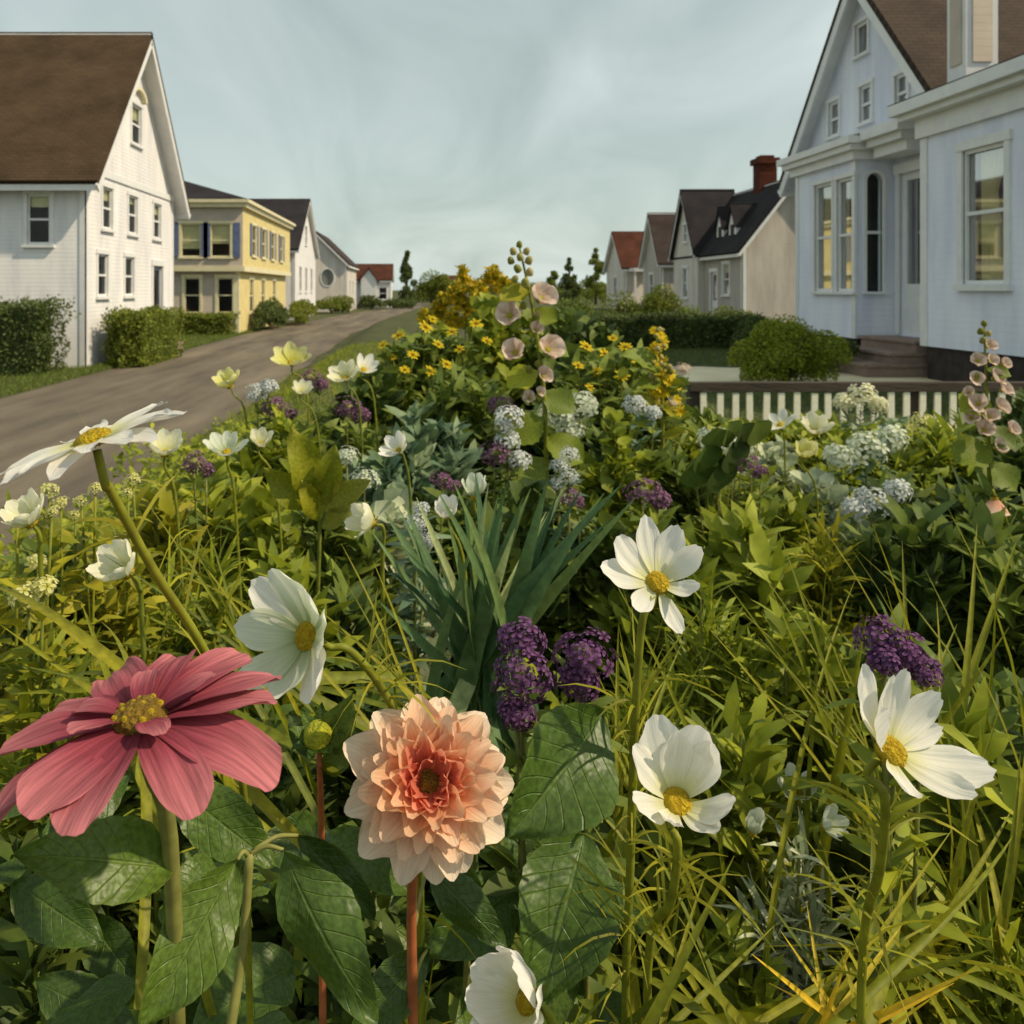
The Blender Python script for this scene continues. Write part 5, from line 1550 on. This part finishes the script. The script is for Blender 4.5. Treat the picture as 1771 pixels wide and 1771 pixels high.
for i, (spots, lab) in enumerate((
        ([(85, 850, 1.25, 18), (105, 868, 1.25, 12)], 'pale yellow blossom cluster under the left end of the large daisy'),
        ([(140, 865, 1.3, 14), (165, 845, 1.3, 12), (130, 890, 1.3, 11)], 'pale yellow blossoms left of the large daisy stem'),
        ([(230, 830, 1.4, 14), (222, 852, 1.4, 11)], 'pale yellow blossoms right of the large daisy stem'),
        ([(48, 1030, 1.0, 30), (75, 1015, 1.0, 18), (65, 970, 1.05, 12)], 'pale yellow blossom cluster at the far left edge'),
        ([(90, 885, 1.2, 12), (30, 880, 1.2, 13)], 'small pale yellow blossoms near the left edge'))):
    cluster_plant('yellow_stock', lab, 'flower', spots, 14, spots[0][3] / F * spots[0][2] * .38, 'p_pale_yellow', 'lf_yellowgreen', leaf=.05, seed=70 + i, smat='stem_green')

# --- smaller daisies and cosmos farther back
for i, (x, y, d, s, n, ms, cnt, tilt, lab) in enumerate((
        (645, 905, 1.25, .85, (-.8, -.35, .4), COS_I, 7, 50, 'small ivory cosmos seen from the side, left of the iris'),
        (690, 780, 1.7, .85, (-.5, -.4, .6), COS, 7, 40, 'small white cosmos above the ivory one, left of centre'),
        (222, 990, .95, .88, (-.45, -.5, .7), COS_I, 7, 48, 'half open ivory cosmos left of the daisy stem'),
        (55, 905, 1.0, .8, (-.35, -.4, .8), COS_I, 8, 50, 'ivory cosmos at the left edge under the large daisy'),
        (285, 785, 1.6, 1.0, (.1, -.4, .9), COS_I, 8, 48, 'ivory cosmos bud like flower right of the large daisy'),
        (392, 783, 1.7, 1.0, (0, -.4, .9), COS_G, 8, 40, 'white star shaped flower beside the road in the left middle'),
        (450, 770, 1.8, .8, (.2, -.5, .8), COS_I, 6, 52, 'small ivory flower right of the star shaped one'),
        (505, 628, 3.2, 1.7, (0, -.5, .8), COS_Y, 7, 35, 'pale yellow flower standing highest beside the road'),
        (398, 668, 3.0, 1.4, (-.3, -.4, .8), COS_Y, 7, 48, 'pale yellow flower farthest left at the road edge'),
        (598, 655, 3.0, 1.4, (-.2, -.6, .7), COS_I, 7, 40, 'cream flower in the roadside group, left one'),
        (628, 640, 3.1, 1.3, (.3, -.5, .7), COS, 7, 40, 'cream flower in the roadside group, right one'),
        (522, 680, 2.8, 1.0, (.2, -.5, .7), COS_I, 7, 45, 'cream flower below the highest pale yellow one'),
        (775, 893, 1.6, .9, (-.2, -.5, .8), COS, 6, 58, 'white flower at the left end of the iris stalks'),
        (822, 858, 1.6, 1.0, (0, -.4, .9), COS_G, 6, 66, 'greenish white bud on a pale iris stalk'),
        (1410, 748, 3.6, 1.8, (-.2, -.5, .8), COS_I, 7, 48, 'ivory flower below the middle of the picket fence'),
        (1350, 735, 3.9, 1.6, (-.5, -.3, .8), COS, 7, 20, 'white flower below the left part of the picket fence'),
        (1390, 790, 2.6, 1.1, (0, -.5, .8), COS_Y, 6, 52, 'pale yellow flower right of the clover leaves'),
        (1300, 1440, .95, .55, (.1, -.3, .9), COS_G, 5, 72, 'drooping greenish bud right of the cup shaped cosmos'),
        (1425, 1430, .9, .5, (.5, -.5, .6), COS_G, 6, 50, 'tiny greenish blossom left of the largest cosmos stem'),
        (1380, 1370, 1.0, .6, (-.2, -.5, .8), COS_G, 6, 40, 'tiny pale green blossom left of the largest cosmos'),
        (1720, 862, 2.0, .9, (0, -.1, -.95), [petal_mesh('bell_petal', 'p_salmon', .047, .036, bend=-.2, start=-.1, cup=.2, basew=.4, peak=.7, endw=.8, tipr=.15, nu=8, nv=6, seed=99)], 6, 58, 'salmon bell flower near the right edge'))):
    g = base_of(x, d)
    flower_thing('small_cosmos' if 'bell' not in lab else 'bell_flower', lab, 'flower', x, y, d, n, ms, ring(cnt, tilt, 9, .1, RND.uniform(0, 60)), DISC, s, [(x + RND.uniform(5, 30), y + 110 / max(1, d * .7), d + .02)], r=(.0032 * max(1, s * .8), .002 * max(1, s * .8)), fronds=30, sepals=d < 1.3, frond_mat='lf_olive')

# --- hollyhocks
HOL = [petal_mesh('hollyhock_petal', 'p_blush', 1.0, 1.05, bend=.35, start=.15, cup=.10, basew=.2, peak=.75, endw=.85, tipr=.12, ridge=.02, nu=8, nv=8, seed=k + 80, wave=.06) for k in range(3)]
CALYX = dome_mesh('flower', 'disc_green', .22, .3, 8, 4, seed=5)
BUD = dome_mesh('bud', 'bud_pale', 1, 1.2, 8, 6, bumpy=.06, seed=7)
RLEAF = [leaf_mesh('leaf', m, W=.95, fold=.1, bend=-.35, peak=.55, serr=.05, seed=k) for k, m in enumerate(('lf_olive', 'lf_mid', 'lf_yellowgreen', 'lf_dark'))]


def hollyhock(label, stem, flowers, buds, leaves, rr=.008):
    pts = [P(*s) for s in stem]
    g = base_of(stem[0][0], stem[0][2]); pts = [g] + pts
    root = thing('hollyhock', label, 'flower', g)
    add_tube('stem', root, pts, [rr, rr * .9, rr * .35], 'stem_green', 8)
    for (x, y, d, r, nx) in flowers:
        rad = r / F * d * 1.15
        hd = obj('flower', CALYX, root, frame_from((nx, -.75, .45), P(x, y, d), RND.uniform(0, 6)) @ Matrix.Scale(rad, 4))
        for k in range(5):
            add_petal(hd, HOL[k % 3], k * 72 + RND.uniform(-8, 8), 24 + RND.uniform(-8, 8), .03, .06, RND.uniform(.92, 1.1), 1, RND.uniform(-8, 8))
    for (x, y, d, r) in buds:
        obj('bud', BUD, root, frame_from((RND.uniform(-.5, .5), -.4, .8), P(x, y, d)) @ Matrix.Diagonal((r / F * d * .62, r / F * d * .62, r / F * d * .8, 1)))
    for (x0, y0, x1, y1, d, k) in leaves:
        place_along('leaf', RLEAF[k], root, P(x0, y0, d), P(x1, y1, d - .03), (RND.uniform(-.3, .3), -.7, .7), .9)
    return root


hollyhock('tall blush hollyhock rising above the horizon in the centre', [(945, 900, 2.62), (942, 700, 2.6), (922, 540, 2.6), (898, 425, 2.6)],
          [(884, 548, 2.58, 26, -.45), (932, 518, 2.58, 27, .35), (893, 612, 2.57, 25, -.35), (945, 607, 2.57, 26, .4), (926, 572, 2.58, 14, .1), (938, 652, 2.57, 18, .3), (915, 690, 2.58, 13, -.1), (932, 680, 2.57, 11, .3)],
          [(898, 424, 2.6, 9), (888, 436, 2.59, 10), (910, 436, 2.59, 10), (884, 452, 2.59, 10), (914, 452, 2.59, 11), (900, 446, 2.58, 10), (896, 466, 2.58, 11), (916, 472, 2.58, 11), (890, 484, 2.58, 10), (908, 490, 2.57, 12), (930, 545, 2.58, 9), (905, 530, 2.58, 10), (915, 640, 2.57, 10), (930, 630, 2.57, 9)],
          [(915, 500, 865, 520, 2.6, 2), (920, 540, 965, 556, 2.6, 0), (925, 600, 985, 615, 2.62, 1), (930, 640, 878, 672, 2.6, 0), (936, 680, 995, 712, 2.62, 1), (938, 720, 880, 770, 2.6, 0), (942, 760, 1010, 800, 2.62, 0), (944, 800, 870, 850, 2.62, 1), (945, 830, 1000, 880, 2.6, 2)])
hollyhock('pale pink hollyhock at the right edge beside the fence', [(1712, 880, 2.6), (1708, 720, 2.6), (1702, 560, 2.6)],
          [(1718, 655, 2.58, 17, .3), (1690, 625, 2.58, 14, -.3), (1708, 600, 2.58, 13, .1), (1692, 700, 2.57, 18, -.4), (1725, 705, 2.57, 16, .4), (1745, 745, 2.57, 15, .4), (1700, 745, 2.57, 18, -.2), (1675, 680, 2.58, 11, -.4), (1688, 658, 2.58, 14, -.3), (1732, 676, 2.57, 15, .4), (1708, 722, 2.56, 16, .0), (1733, 630, 2.58, 12, .4), (1680, 724, 2.57, 15, -.4), (1712, 625, 2.58, 12, .1), (1722, 775, 2.57, 16, .3)],
          [(1702, 560, 2.6, 8), (1696, 574, 2.59, 9), (1709, 578, 2.59, 8), (1700, 590, 2.58, 9), (1690, 650, 2.58, 8)],
          [(1706, 640, 1750, 650, 2.6, 1), (1706, 690, 1660, 712, 2.6, 0), (1708, 740, 1760, 775, 2.6, 1), (1708, 770, 1650, 800, 2.6, 0), (1710, 800, 1760, 850, 2.6, 1)])


# --- yellow daisies
def ray_flower(name, mat, n, seed):
    rs = random.Random(seed); V = []; Fc = []; U = []; VV = []
    for k in range(n):
        a = (k + rs.uniform(-.2, .2)) * 2 * math.pi / n; t = rs.uniform(-.15, .3)
        ca, sa = math.cos(a), math.sin(a); s = len(V)
        for (x, y, z, u, v) in ((.12, -.06, 0, 0, -1), (.12, .06, 0, 0, 1), (.55, -.17, t * .4 + .06, .5, -1), (.55, .17, t * .4 + .06, .5, 1), (.95, -.08, t * .9, 1, -1), (.95, .08, t * .9, 1, 1), (.55, 0, t * .4, .5, 0)):
            V.append((x * ca - y * sa, x * sa + y * ca, z)); U.append(u); VV.append(v)
        Fc += [(s, s + 6, s + 1), (s, s + 2, s + 6), (s + 1, s + 6, s + 3), (s + 2, s + 4, s + 6), (s + 6, s + 4, s + 5), (s + 6, s + 5, s + 3)]
    return mesh_of(name, V, Fc, mat, True, {'lu': U, 'lv': VV})


RAY = [ray_flower('flower', 'p_yellow', 11, k) for k in range(3)]
CONE = dome_mesh('cone', 'disc_olive', .24, .22, 10, 5, bumpy=.1, seed=9)


def daisies(label, base, spots, leafmat, name='yellow_daisy'):
    g = base_of(base[0], base[1])
    root = thing(name, label, 'flower', g)
    for i, (x, y, d, r) in enumerate(spots):
        c = P(x, y, d)
        n = Vector((RND.uniform(-.5, .5), -.55, .75))
        gg = g + Vector((RND.uniform(-.15, .15), RND.uniform(-.1, .1), 0)); gg.z = gz(gg.x, gg.y)
        pts = [gg, gg * .5 + c * .5 + Vector((0, 0, .06)), c]
        add_tube('stem', root, pts, [.005, .004, .0025], 'stem_green', 5)
        lance_leaves(root, pts, 34, .11, .045, leafmat, 300 + i + int(x))
        f = obj('flower', RAY[i % 3], root, frame_from(n, c, RND.uniform(0, 6)) @ Matrix.Scale(r / F * d * .8, 4))
        obj('cone', CONE, f, WM[f.name])
    return root


daisies('yellow daisies on the left slope of the garden mound above the road', (730, 4.2), [(662, 597, 4.1, 13), (690, 580, 4.2, 17), (736, 566, 4.3, 19), (714, 614, 4.0, 15), (744, 642, 3.9, 17), (772, 630, 3.9, 16), (758, 596, 4.2, 15), (782, 574, 4.3, 15), (824, 560, 4.3, 17), (700, 640, 3.9, 14), (795, 604, 4.2, 13), (748, 552, 4.4, 13), (842, 590, 4.3, 14), (680, 618, 4.1, 10)], 'lf_mid')
daisies('yellow daisies on the right side of the hollyhock', (1050, 4.0), [(1014, 600, 4.0, 19), (1046, 612, 4.0, 17), (1082, 600, 4.0, 16), (1000, 632, 3.9, 15), (1076, 650, 3.8, 19), (1032, 642, 3.9, 14), (1060, 585, 4.1, 12), (1100, 625, 3.9, 13), (1020, 670, 3.8, 12)], 'lf_mid')
# yellow spike
g = base_of(1145, 3.6)
sp = thing('yellow_mullein', 'yellow green flower spike between the daisies and the fence', 'flower', g)
add_tube('stem', sp, [g, P(1146, 720, 3.6), P(1138, 566, 3.6)], [.009, .008, .003], 'stem_green', 7)
for k in range(64):
    t = RND.random(); x = 1138 + 10 * t + RND.uniform(-1, 1) * (8 + 24 * t); y = 568 + 150 * t; d = 3.6 + RND.uniform(-.06, .04)
    if k % 2 == 0:
        f = obj('flower', RAY[k % 3], sp, frame_from((RND.uniform(-.8, .8), -.7, .4), P(x, y, d), 0) @ Matrix.Scale(RND.uniform(9, 14) / F * d, 4))
    else:
        obj('bud', BUD, sp, frame_from((RND.uniform(-.6, .6), -.5, .7), P(x, y, d)) @ Matrix.Scale(RND.uniform(3.5, 6) / F * d, 4))
for k in range(12):
    t = RND.uniform(.25, 1); y = 580 + 190 * t; s = RND.choice((-1, 1))
    place_along('leaf', RLEAF[2 if k % 2 else 0], sp, P(1143, y, 3.6), P(1143 + s * RND.uniform(40, 70), y + RND.uniform(-25, 25), 3.52), (0, -.7, .7), .55)

# --- goldenrod at the top of the mound
g = base_of(815, 5.4)
go = thing('goldenrod', 'orange yellow goldenrod at the top of the garden mound', 'flower', g)
for i, (x, y, w, h) in enumerate(((782, 505, 26, 34), (768, 540, 30, 26), (806, 482, 22, 40), (846, 474, 26, 30), (803, 520, 30, 30), (880, 492, 30, 26), (760, 520, 22, 26), (832, 500, 30, 30), (790, 552, 30, 24), (862, 482, 20, 30), (740, 545, 22, 20), (818, 545, 24, 22))):
    rs = np.random.RandomState(900 + i); d = 5.4 + rs.uniform(-.15, .15)
    c = P(x, y + 6, d); n = 330; w *= .85; h *= .85
    add_tube('stem', go, [Vector((g.x + rs.uniform(-.15, .15), g.y, g.z)), (g + c) / 2 + Vector((0, 0, .12)), c], [.006, .005, .003], 'stem_green', 5)
    t = rs.rand(n); a = rs.uniform(0, 6.28, n)
    r = (w / F * d) * (1 - .75 * t) * rs.uniform(.3, 1, n)
    pos = np.stack([c.x + r * np.cos(a) + .35 * (w / F * d) * t * rs.choice([-1, 1]), c.y + r * np.sin(a) * .7, c.z - h / F * d * .5 + t * h / F * d * 1.2], 1)
    V, Fc, ti = leaf_cloud(pos, rs.randn(n, 3) + [0, 0, .6], rs.randn(n, 3), .032 * rs.uniform(.6, 1.3, n), .018 * rs.uniform(.6, 1.3, n), rs)
    cloud_obj('flower_plume', V, Fc, ti, 'lf_gold', go)

# --- dark round leaves and bright broad leaves seen in the middle ground
g = base_of(1250, 2.45)
cv = thing('clover_plant', 'group of dark round leaves below the picket fence on its left', 'plant', g)
RL = leaf_mesh('leaf', 'lf_dark', W=1.0, fold=.08, bend=-.3, peak=.6, nu=10, nv=8, wave=.02)
for (x, y, r) in ((1220, 785, 24), (1268, 780, 26), (1205, 812, 22), (1245, 815, 24), (1285, 745, 20), (1262, 742, 20), (1240, 750, 18), (1310, 740, 20)):
    b0 = P(x, y + r * 1.4, 2.45); e = P(x, y - r * .6, 2.40)
    add_tube('leaf_stalk', cv, [g, (g + b0) / 2 + Vector((0, 0, .05)), b0], [.003, .002, .0018], 'stem_dull', 5)
    place_along('leaf', RL, cv, b0, e, (RND.uniform(-.3, .3), -.85, .4), 1.1)
g = base_of(530, 1.75)
bp_ = thing('broad_leaf_plant', 'bright yellow green broad leaves left of the garden centre', 'plant', g)
YL = leaf_mesh('leaf', 'lf_yellowgreen', W=.5, fold=.12, bend=-.3, seed=3)
for (x0, y0, x1, y1) in ((545, 870, 505, 740), (555, 870, 580, 770), (548, 880, 455, 810), (560, 880, 640, 830), (550, 900, 520, 830), (556, 910, 610, 880)):
    place_along('leaf', YL, bp_, P(x0, y0, 1.75), P(x1, y1, 1.72), (RND.uniform(-.4, .4), -.8, .4), .95)
add_tube('stem', bp_, [g, P(552, 960, 1.75), P(550, 870, 1.75)], [.005, .004, .003], 'stem_green', 6)


# --- leafy filler plants: stems carrying leaves from the soil up to the heights the picture shows
def leafy(label, px, top, d, wpx, mat, kind='lance', n=700, leaf=.06, name=None, group=None, ns=13, depth=None, seed=None):
    rs = np.random.RandomState(int(px * 3 + top * 7) % 99991)
    x = (px - VX) / F * d
    g = Vector((x, d, gz(x, d)))
    h = P(px, top, d).z - g.z
    hw = wpx / 2 / F * d; hd_ = depth or min(hw, .4)
    root = thing({'lance': 'leafy_plant', 'feather': 'feathery_plant', 'round': 'mounded_plant'}[kind] if not name else name, label, 'plant', g, group)
    if kind != 'feather':
        q_ = 1.12 if d < 1.7 else 1.35
        leaf *= q_; n = int(n / q_)
    C = []; D = []; T = []
    for k in range(ns):
        a = rs.uniform(0, 6.28); q = math.sqrt(rs.rand())
        e = np.array([hw * q * math.cos(a), hd_ * q * math.sin(a), h * (1 - .35 * q * q) * rs.uniform(.82, 1.0)])
        b0 = np.array([e[0] * .35, e[1] * .35, 0])
        m_ = (b0 + e) / 2 + np.array([e[0] * .12, e[1] * .12, h * .12])
        pts = [Vector(g) + Vector(b0), Vector(g) + Vector(m_), Vector(g) + Vector(e)]
        add_tube('stem', root, pts, [.0035 + h * .002, .003 + h * .001, .0015], 'stem_dull' if k % 3 else 'stem_green', 5)
        m2 = n // ns
        t = 1 - rs.rand(m2) ** 1.15 * .85
        pa = np.where((t < .5)[:, None], b0 + (m_ - b0) * (t * 2)[:, None], m_ + (e - m_) * (t * 2 - 1)[:, None])
        o = rs.randn(m2, 3) * np.array([.5, .5, .3]) * hw * .28
        ax = unit(e[None] - b0[None])
        out = unit(rs.randn(m2, 3)); out[:, 2] = np.abs(out[:, 2]) * .5 + .25
        C.append(pa + o * .6); D.append(out + ax * .5); T.append(t)
    C = np.concatenate(C) + np.array(g); D = np.concatenate(D); k = len(C)
    if kind == 'feather':
        V, Fc, ti = blade_cloud(C, D, leaf * 1.7 * rs.uniform(.5, 1.4, k), leaf * .12 * rs.uniform(.7, 1.5, k), rs, 3, .5)
    elif kind == 'round':
        V, Fc, ti = leaf_cloud(C, D, np.tile([0, -.4, 1.], (k, 1)) + rs.randn(k, 3) * .4, leaf * rs.uniform(.6, 1.3, k), leaf * .85 * rs.uniform(.7, 1.2, k), rs, droop=.1)
    else:
        V, Fc, ti = leaf_cloud(C, D, np.tile([0, -.2, 1.], (k, 1)) + rs.randn(k, 3) * .4, leaf * 1.25 * rs.uniform(.6, 1.4, k), leaf * .42 * rs.uniform(.7, 1.3, k), rs, droop=.22)
    cloud_obj('foliage', V, Fc, ti, mat, root)
    return root


FILL = [
    # the mound in the middle
    ('dense olive shrub forming the top of the mound behind the hollyhock', 860, 505, 5.0, 260, 'lf_olive', 'round', 3600, .07, 26),
    ('green shrub on the left slope of the mound under the yellow daisies', 720, 585, 4.5, 230, 'lf_mid', 'lance', 2600, .075, 22),
    ('dark green shrub on the right slope of the mound behind the hollyhock', 985, 540, 4.7, 220, 'lf_dark', 'round', 3000, .07, 22),
    ('green shrub under the right hand yellow daisies', 1060, 610, 4.3, 230, 'lf_mid', 'lance', 2400, .075, 20),
    ('green shrub at the left foot of the mound by the road', 640, 640, 4.0, 170, 'lf_dark', 'round', 1900, .065, 16),
    ('olive plant directly left of the hollyhock stem', 810, 640, 3.5, 200, 'lf_mid', 'lance', 1900, .065, 18),
    ('dark plant at the foot of the hollyhock on its right', 985, 655, 3.4, 170, 'lf_dark', 'lance', 1700, .065, 16),
    ('round green plant right of the pale flower mass', 1075, 715, 3.0, 180, 'lf_olive', 'round', 1900, .045, 18),
    ('blue green plant left of the mauve flower heads', 735, 700, 3.1, 170, 'lf_blue', 'lance', 1600, .06, 16),
    # right, along the fence
    ('grey green plant at the left end of the fence', 1240, 726, 6.0, 190, 'lf_mid', 'round', 1500, .07, 14),
    ('olive plant before the fence left of the ivory cluster', 1375, 732, 6.0, 200, 'lf_olive', 'lance', 1500, .08, 14),
    ('blue green plant before the fence under the ivory cluster', 1530, 730, 6.0, 200, 'lf_blue', 'round', 1500, .07, 14),
    ('green plant before the fence left of the pink hollyhock', 1660, 728, 5.8, 190, 'lf_mid', 'lance', 1500, .08, 14),
    ('dark plant before the fence at the right edge', 1780, 700, 5.5, 180, 'lf_dark', 'lance', 1500, .08, 14),
    ('olive plant below the yellow spike', 1215, 745, 4.4, 180, 'lf_olive', 'lance', 1500, .07, 14),
    ('pale grey green plant behind the clover leaves', 1345, 758, 4.2, 190, 'lf_grey', 'round', 1500, .06, 14),
    ('olive plant behind the broad hydrangea', 1480, 752, 4.2, 190, 'lf_olive', 'lance', 1500, .07, 14),
    ('yellow green plant under the yellow cluster by the fence', 1610, 748, 4.0, 190, 'lf_olive', 'lance', 1500, .07, 14),
    ('dark plant behind the pink hollyhock stem', 1745, 742, 3.9, 180, 'lf_dark', 'lance', 1500, .07, 14),
    ('green plant left of the clover leaves', 1170, 780, 3.0, 190, 'lf_mid', 'lance', 1500, .06, 15),
    ('yellow green plant under the clover leaves', 1310, 820, 2.8, 200, 'lf_olive', 'lance', 1500, .055, 15),
    ('pale plant around the lower hydrangea', 1440, 815, 2.8, 180, 'lf_grey', 'round', 1400, .05, 15),
    ('dark plant right of the lower hydrangea', 1600, 815, 2.7, 200, 'lf_dark', 'lance', 1600, .06, 15),
    ('dark plant around the salmon bell flower', 1740, 830, 2.5, 200, 'lf_dark', 'lance', 1600, .06, 15),
    ('olive plant right of the purple head beside the iris', 1160, 875, 2.0, 200, 'lf_olive', 'lance', 1500, .05, 15),
    ('leafy olive plant left of the tall grassy clump', 1290, 900, 1.9, 210, 'lf_olive', 'lance', 1500, .06, 16),
    ('feathery yellow green plant behind the tall grassy clump', 1425, 915, 1.9, 200, 'lf_yellowgreen', 'feather', 1900, .06, 16),
    ('dark plant behind the right grassy clump', 1570, 900, 1.85, 220, 'lf_dark', 'lance', 1600, .05, 16),
    ('dark leafy plant below the salmon bell flower', 1715, 915, 1.8, 220, 'lf_mid', 'lance', 1500, .06, 16),
    ('feathery olive plant right of the hanging petal cosmos', 1235, 1010, 1.4, 220, 'lf_olive', 'feather', 1900, .05, 16),
    ('mid green plant left of the dark purple cluster', 1385, 1050, 1.4, 200, 'lf_olive', 'lance', 1300, .045, 14),
    ('dark plant under the dark purple cluster', 1555, 1070, 1.4, 220, 'lf_mid', 'lance', 1400, .045, 14),
    ('green plant at the right edge beside the purple cluster', 1710, 1050, 1.35, 240, 'lf_mid', 'lance', 1500, .05, 16),
    ('leafy plant between the cup cosmos and the grassy clump', 1280, 1200, 1.05, 230, 'lf_olive', 'lance', 1500, .05, 16),
    ('green plant left of the largest cosmos', 1430, 1260, 1.05, 220, 'lf_mid', 'lance', 1300, .04, 14),
    ('leafy plant right of the largest cosmos', 1700, 1260, 1.0, 240, 'lf_olive', 'lance', 1500, .05, 16),
    ('pale feathery plant below the tiny greenish blossoms', 1370, 1400, .95, 220, 'lf_grey', 'feather', 1300, .04, 14),
    ('feathery plant under the largest cosmos stem', 1590, 1480, .9, 240, 'lf_yellowgreen', 'feather', 1900, .05, 16),
    ('feathery plant in the bottom right corner', 1740, 1540, .85, 220, 'lf_olive', 'feather', 1700, .05, 16),
    ('leafy plant at the bottom between the two grassy clumps', 1310, 1590, .9, 200, 'lf_olive', 'lance', 900, .035, 12),
    # left side
    ('green plant beside the road below the cream flowers', 575, 705, 3.3, 190, 'lf_mid', 'lance', 1600, .065, 15),
    ('olive plant beside the road below the pale yellow flower', 475, 735, 2.9, 190, 'lf_olive', 'lance', 1600, .06, 15),
    ('blue green plant behind the small white cosmos', 670, 745, 2.9, 160, 'lf_blue', 'round', 1500, .055, 15),
    ('olive plant under the star shaped flower', 385, 800, 2.1, 180, 'lf_olive', 'lance', 1500, .05, 15),
    ('yellow green plant right of the large daisy', 285, 820, 1.9, 180, 'lf_yellowgreen', 'lance', 1400, .05, 15),
    ('olive plant around the bright broad leaves', 470, 850, 1.95, 190, 'lf_olive', 'round', 1500, .045, 15),
    ('green plant left of the side facing ivory cosmos', 590, 860, 1.95, 190, 'lf_mid', 'lance', 1500, .05, 15),
    ('grey green plant behind the bright white blossom', 690, 850, 2.0, 150, 'lf_grey', 'round', 1300, .045, 14),
    ('dark plant behind the left iris leaves', 790, 800, 2.3, 170, 'lf_dark', 'lance', 1500, .055, 15),
    ('dark plant behind the middle iris leaves', 905, 840, 2.15, 180, 'lf_dark', 'round', 1500, .05, 15),
    ('green plant behind the right iris leaves', 1035, 840, 2.15, 170, 'lf_mid', 'round', 1500, .05, 15),
    ('yellow green plant under the large daisy', 185, 880, 1.5, 200, 'lf_yellowgreen', 'lance', 1400, .045, 14),
    ('green plant behind the ivory cosmos on the left edge', 75, 895, 1.4, 190, 'lf_mid', 'lance', 1400, .045, 14),
    ('pale plant at the very left edge', -20, 930, 1.25, 170, 'lf_yellowgreen', 'round', 1200, .035, 14),
    ('feathery olive plant right of the daisy stem', 340, 915, 1.5, 210, 'lf_olive', 'feather', 1900, .055, 16),
    ('leafy plant above the facing left cosmos', 490, 950, 1.45, 210, 'lf_olive', 'lance', 1500, .055, 16),
    ('dark plant left of the iris fan', 585, 1010, 1.5, 180, 'lf_dark', 'lance', 1300, .045, 14),
    ('olive plant beside the half open ivory cosmos', 110, 1040, 1.05, 220, 'lf_olive', 'feather', 1700, .05, 15),
    ('green plant behind the zinnia', 270, 1090, 1.05, 220, 'lf_mid', 'lance', 1300, .04, 14),
    ('dark plant behind the facing left cosmos', 470, 1150, 1.05, 200, 'lf_dark', 'lance', 1300, .04, 14),
    ('dark plant between the facing left cosmos and the dahlia', 630, 1180, 1.1, 200, 'lf_dark', 'lance', 1300, .045, 14),
    ('dark plant behind the top of the dahlia', 780, 1230, 1.1, 200, 'lf_dark', 'lance', 1300, .045, 14),
    ('green plant under the purple clusters', 960, 1230, 1.1, 200, 'lf_mid', 'lance', 1300, .045, 14),
    ('olive plant between the purple clusters and the tall cosmos stem', 1110, 1180, 1.2, 200, 'lf_olive', 'feather', 1600, .05, 15),
    ('dark low plant behind the dahlia head', 620, 1400, .98, 240, 'lf_dark', 'lance', 1200, .04, 14),
    ('dark low plant at the lower left corner', 60, 1420, .95, 260, 'lf_dark', 'lance', 1200, .04, 14),
]
for (lab, px, top, d, w, m, kind, n, leaf, ns) in FILL:
    leafy(lab, px, top, d, w, m, kind, n, leaf, ns=ns)

# --- low ground cover between the plants, grass on the bank and lawn
rs = np.random.RandomState(77)
n = 85000
x = rs.uniform(-1.55, 4.5, n); y = .35 + 6.9 * rs.rand(n) ** 1.5
z = ground_z(x, y) + rs.rand(n) ** 1.4 * (.24 + .2 * np.sin(x * 2.3 + y * 1.7) ** 2)
D = rs.randn(n, 3); D[:, 2] = np.abs(D[:, 2]) * .6 + .3
V, Fc, ti = leaf_cloud(np.stack([x, y, z], 1), D, np.tile([0, -.2, 1.], (n, 1)) + rs.randn(n, 3) * .5, .06 * rs.uniform(.5, 1.4, n), .024 * rs.uniform(.6, 1.4, n), rs, droop=.2)
tag(cloud_obj('ground_cover', V, Fc, ti, 'lf_olive', None), 'low dark green ground cover between the garden flowers', 'ground cover')
n = 42000
y = -0.5 + 24 * rs.rand(n) ** 1.3; x = rs.uniform(-3.25, 2.6, n)
x = np.where(y < 7.0, rs.uniform(-3.25, -1.35, n), x)
zz = ground_z(x, y)
D = rs.randn(n, 3) * .5; D[:, 2] = 1
V, Fc, ti = blade_cloud(np.stack([x, y, zz - .005], 1), D, .13 * rs.uniform(.5, 1.4, n), .007 * rs.uniform(.6, 1.4, n), rs, 3, .5)
tag(cloud_obj('grass', V, Fc, ti, 'lf_olive', None), 'rough grass on the bank between the road and the garden', 'grass')
n = 26000
y = 14 + 32 * rs.rand(n); x = -8.35 - 3.8 * rs.rand(n) ** 1.5
D = rs.randn(n, 3) * .5; D[:, 2] = 1
V, Fc, ti = blade_cloud(np.stack([x, y, ground_z(x, y) - .005], 1), D, .14 * rs.uniform(.5, 1.4, n), .012 * rs.uniform(.6, 1.4, n), rs, 2, .4)
tag(cloud_obj('grass', V, Fc, ti, 'lf_mid', None), 'verge grass along the far left side of the road', 'grass')
n = 30000
y = 7.7 + 16 * rs.rand(n) ** 1.2; x = rs.uniform(2.6, 8.8, n)
keep = ~((np.abs(y - 15.9) < 1.9) & (x > 3.3)); x = x[keep]; y = y[keep]; n = len(x)
D = rs.randn(n, 3) * .5; D[:, 2] = 1
V, Fc, ti = blade_cloud(np.stack([x, y, ground_z(x, y) - .005], 1), D, .10 * rs.uniform(.5, 1.4, n), .009 * rs.uniform(.6, 1.4, n), rs, 2, .4)
tag(cloud_obj('grass', V, Fc, ti, 'lf_dark', None), 'lawn grass in the right yard behind the fence', 'grass')
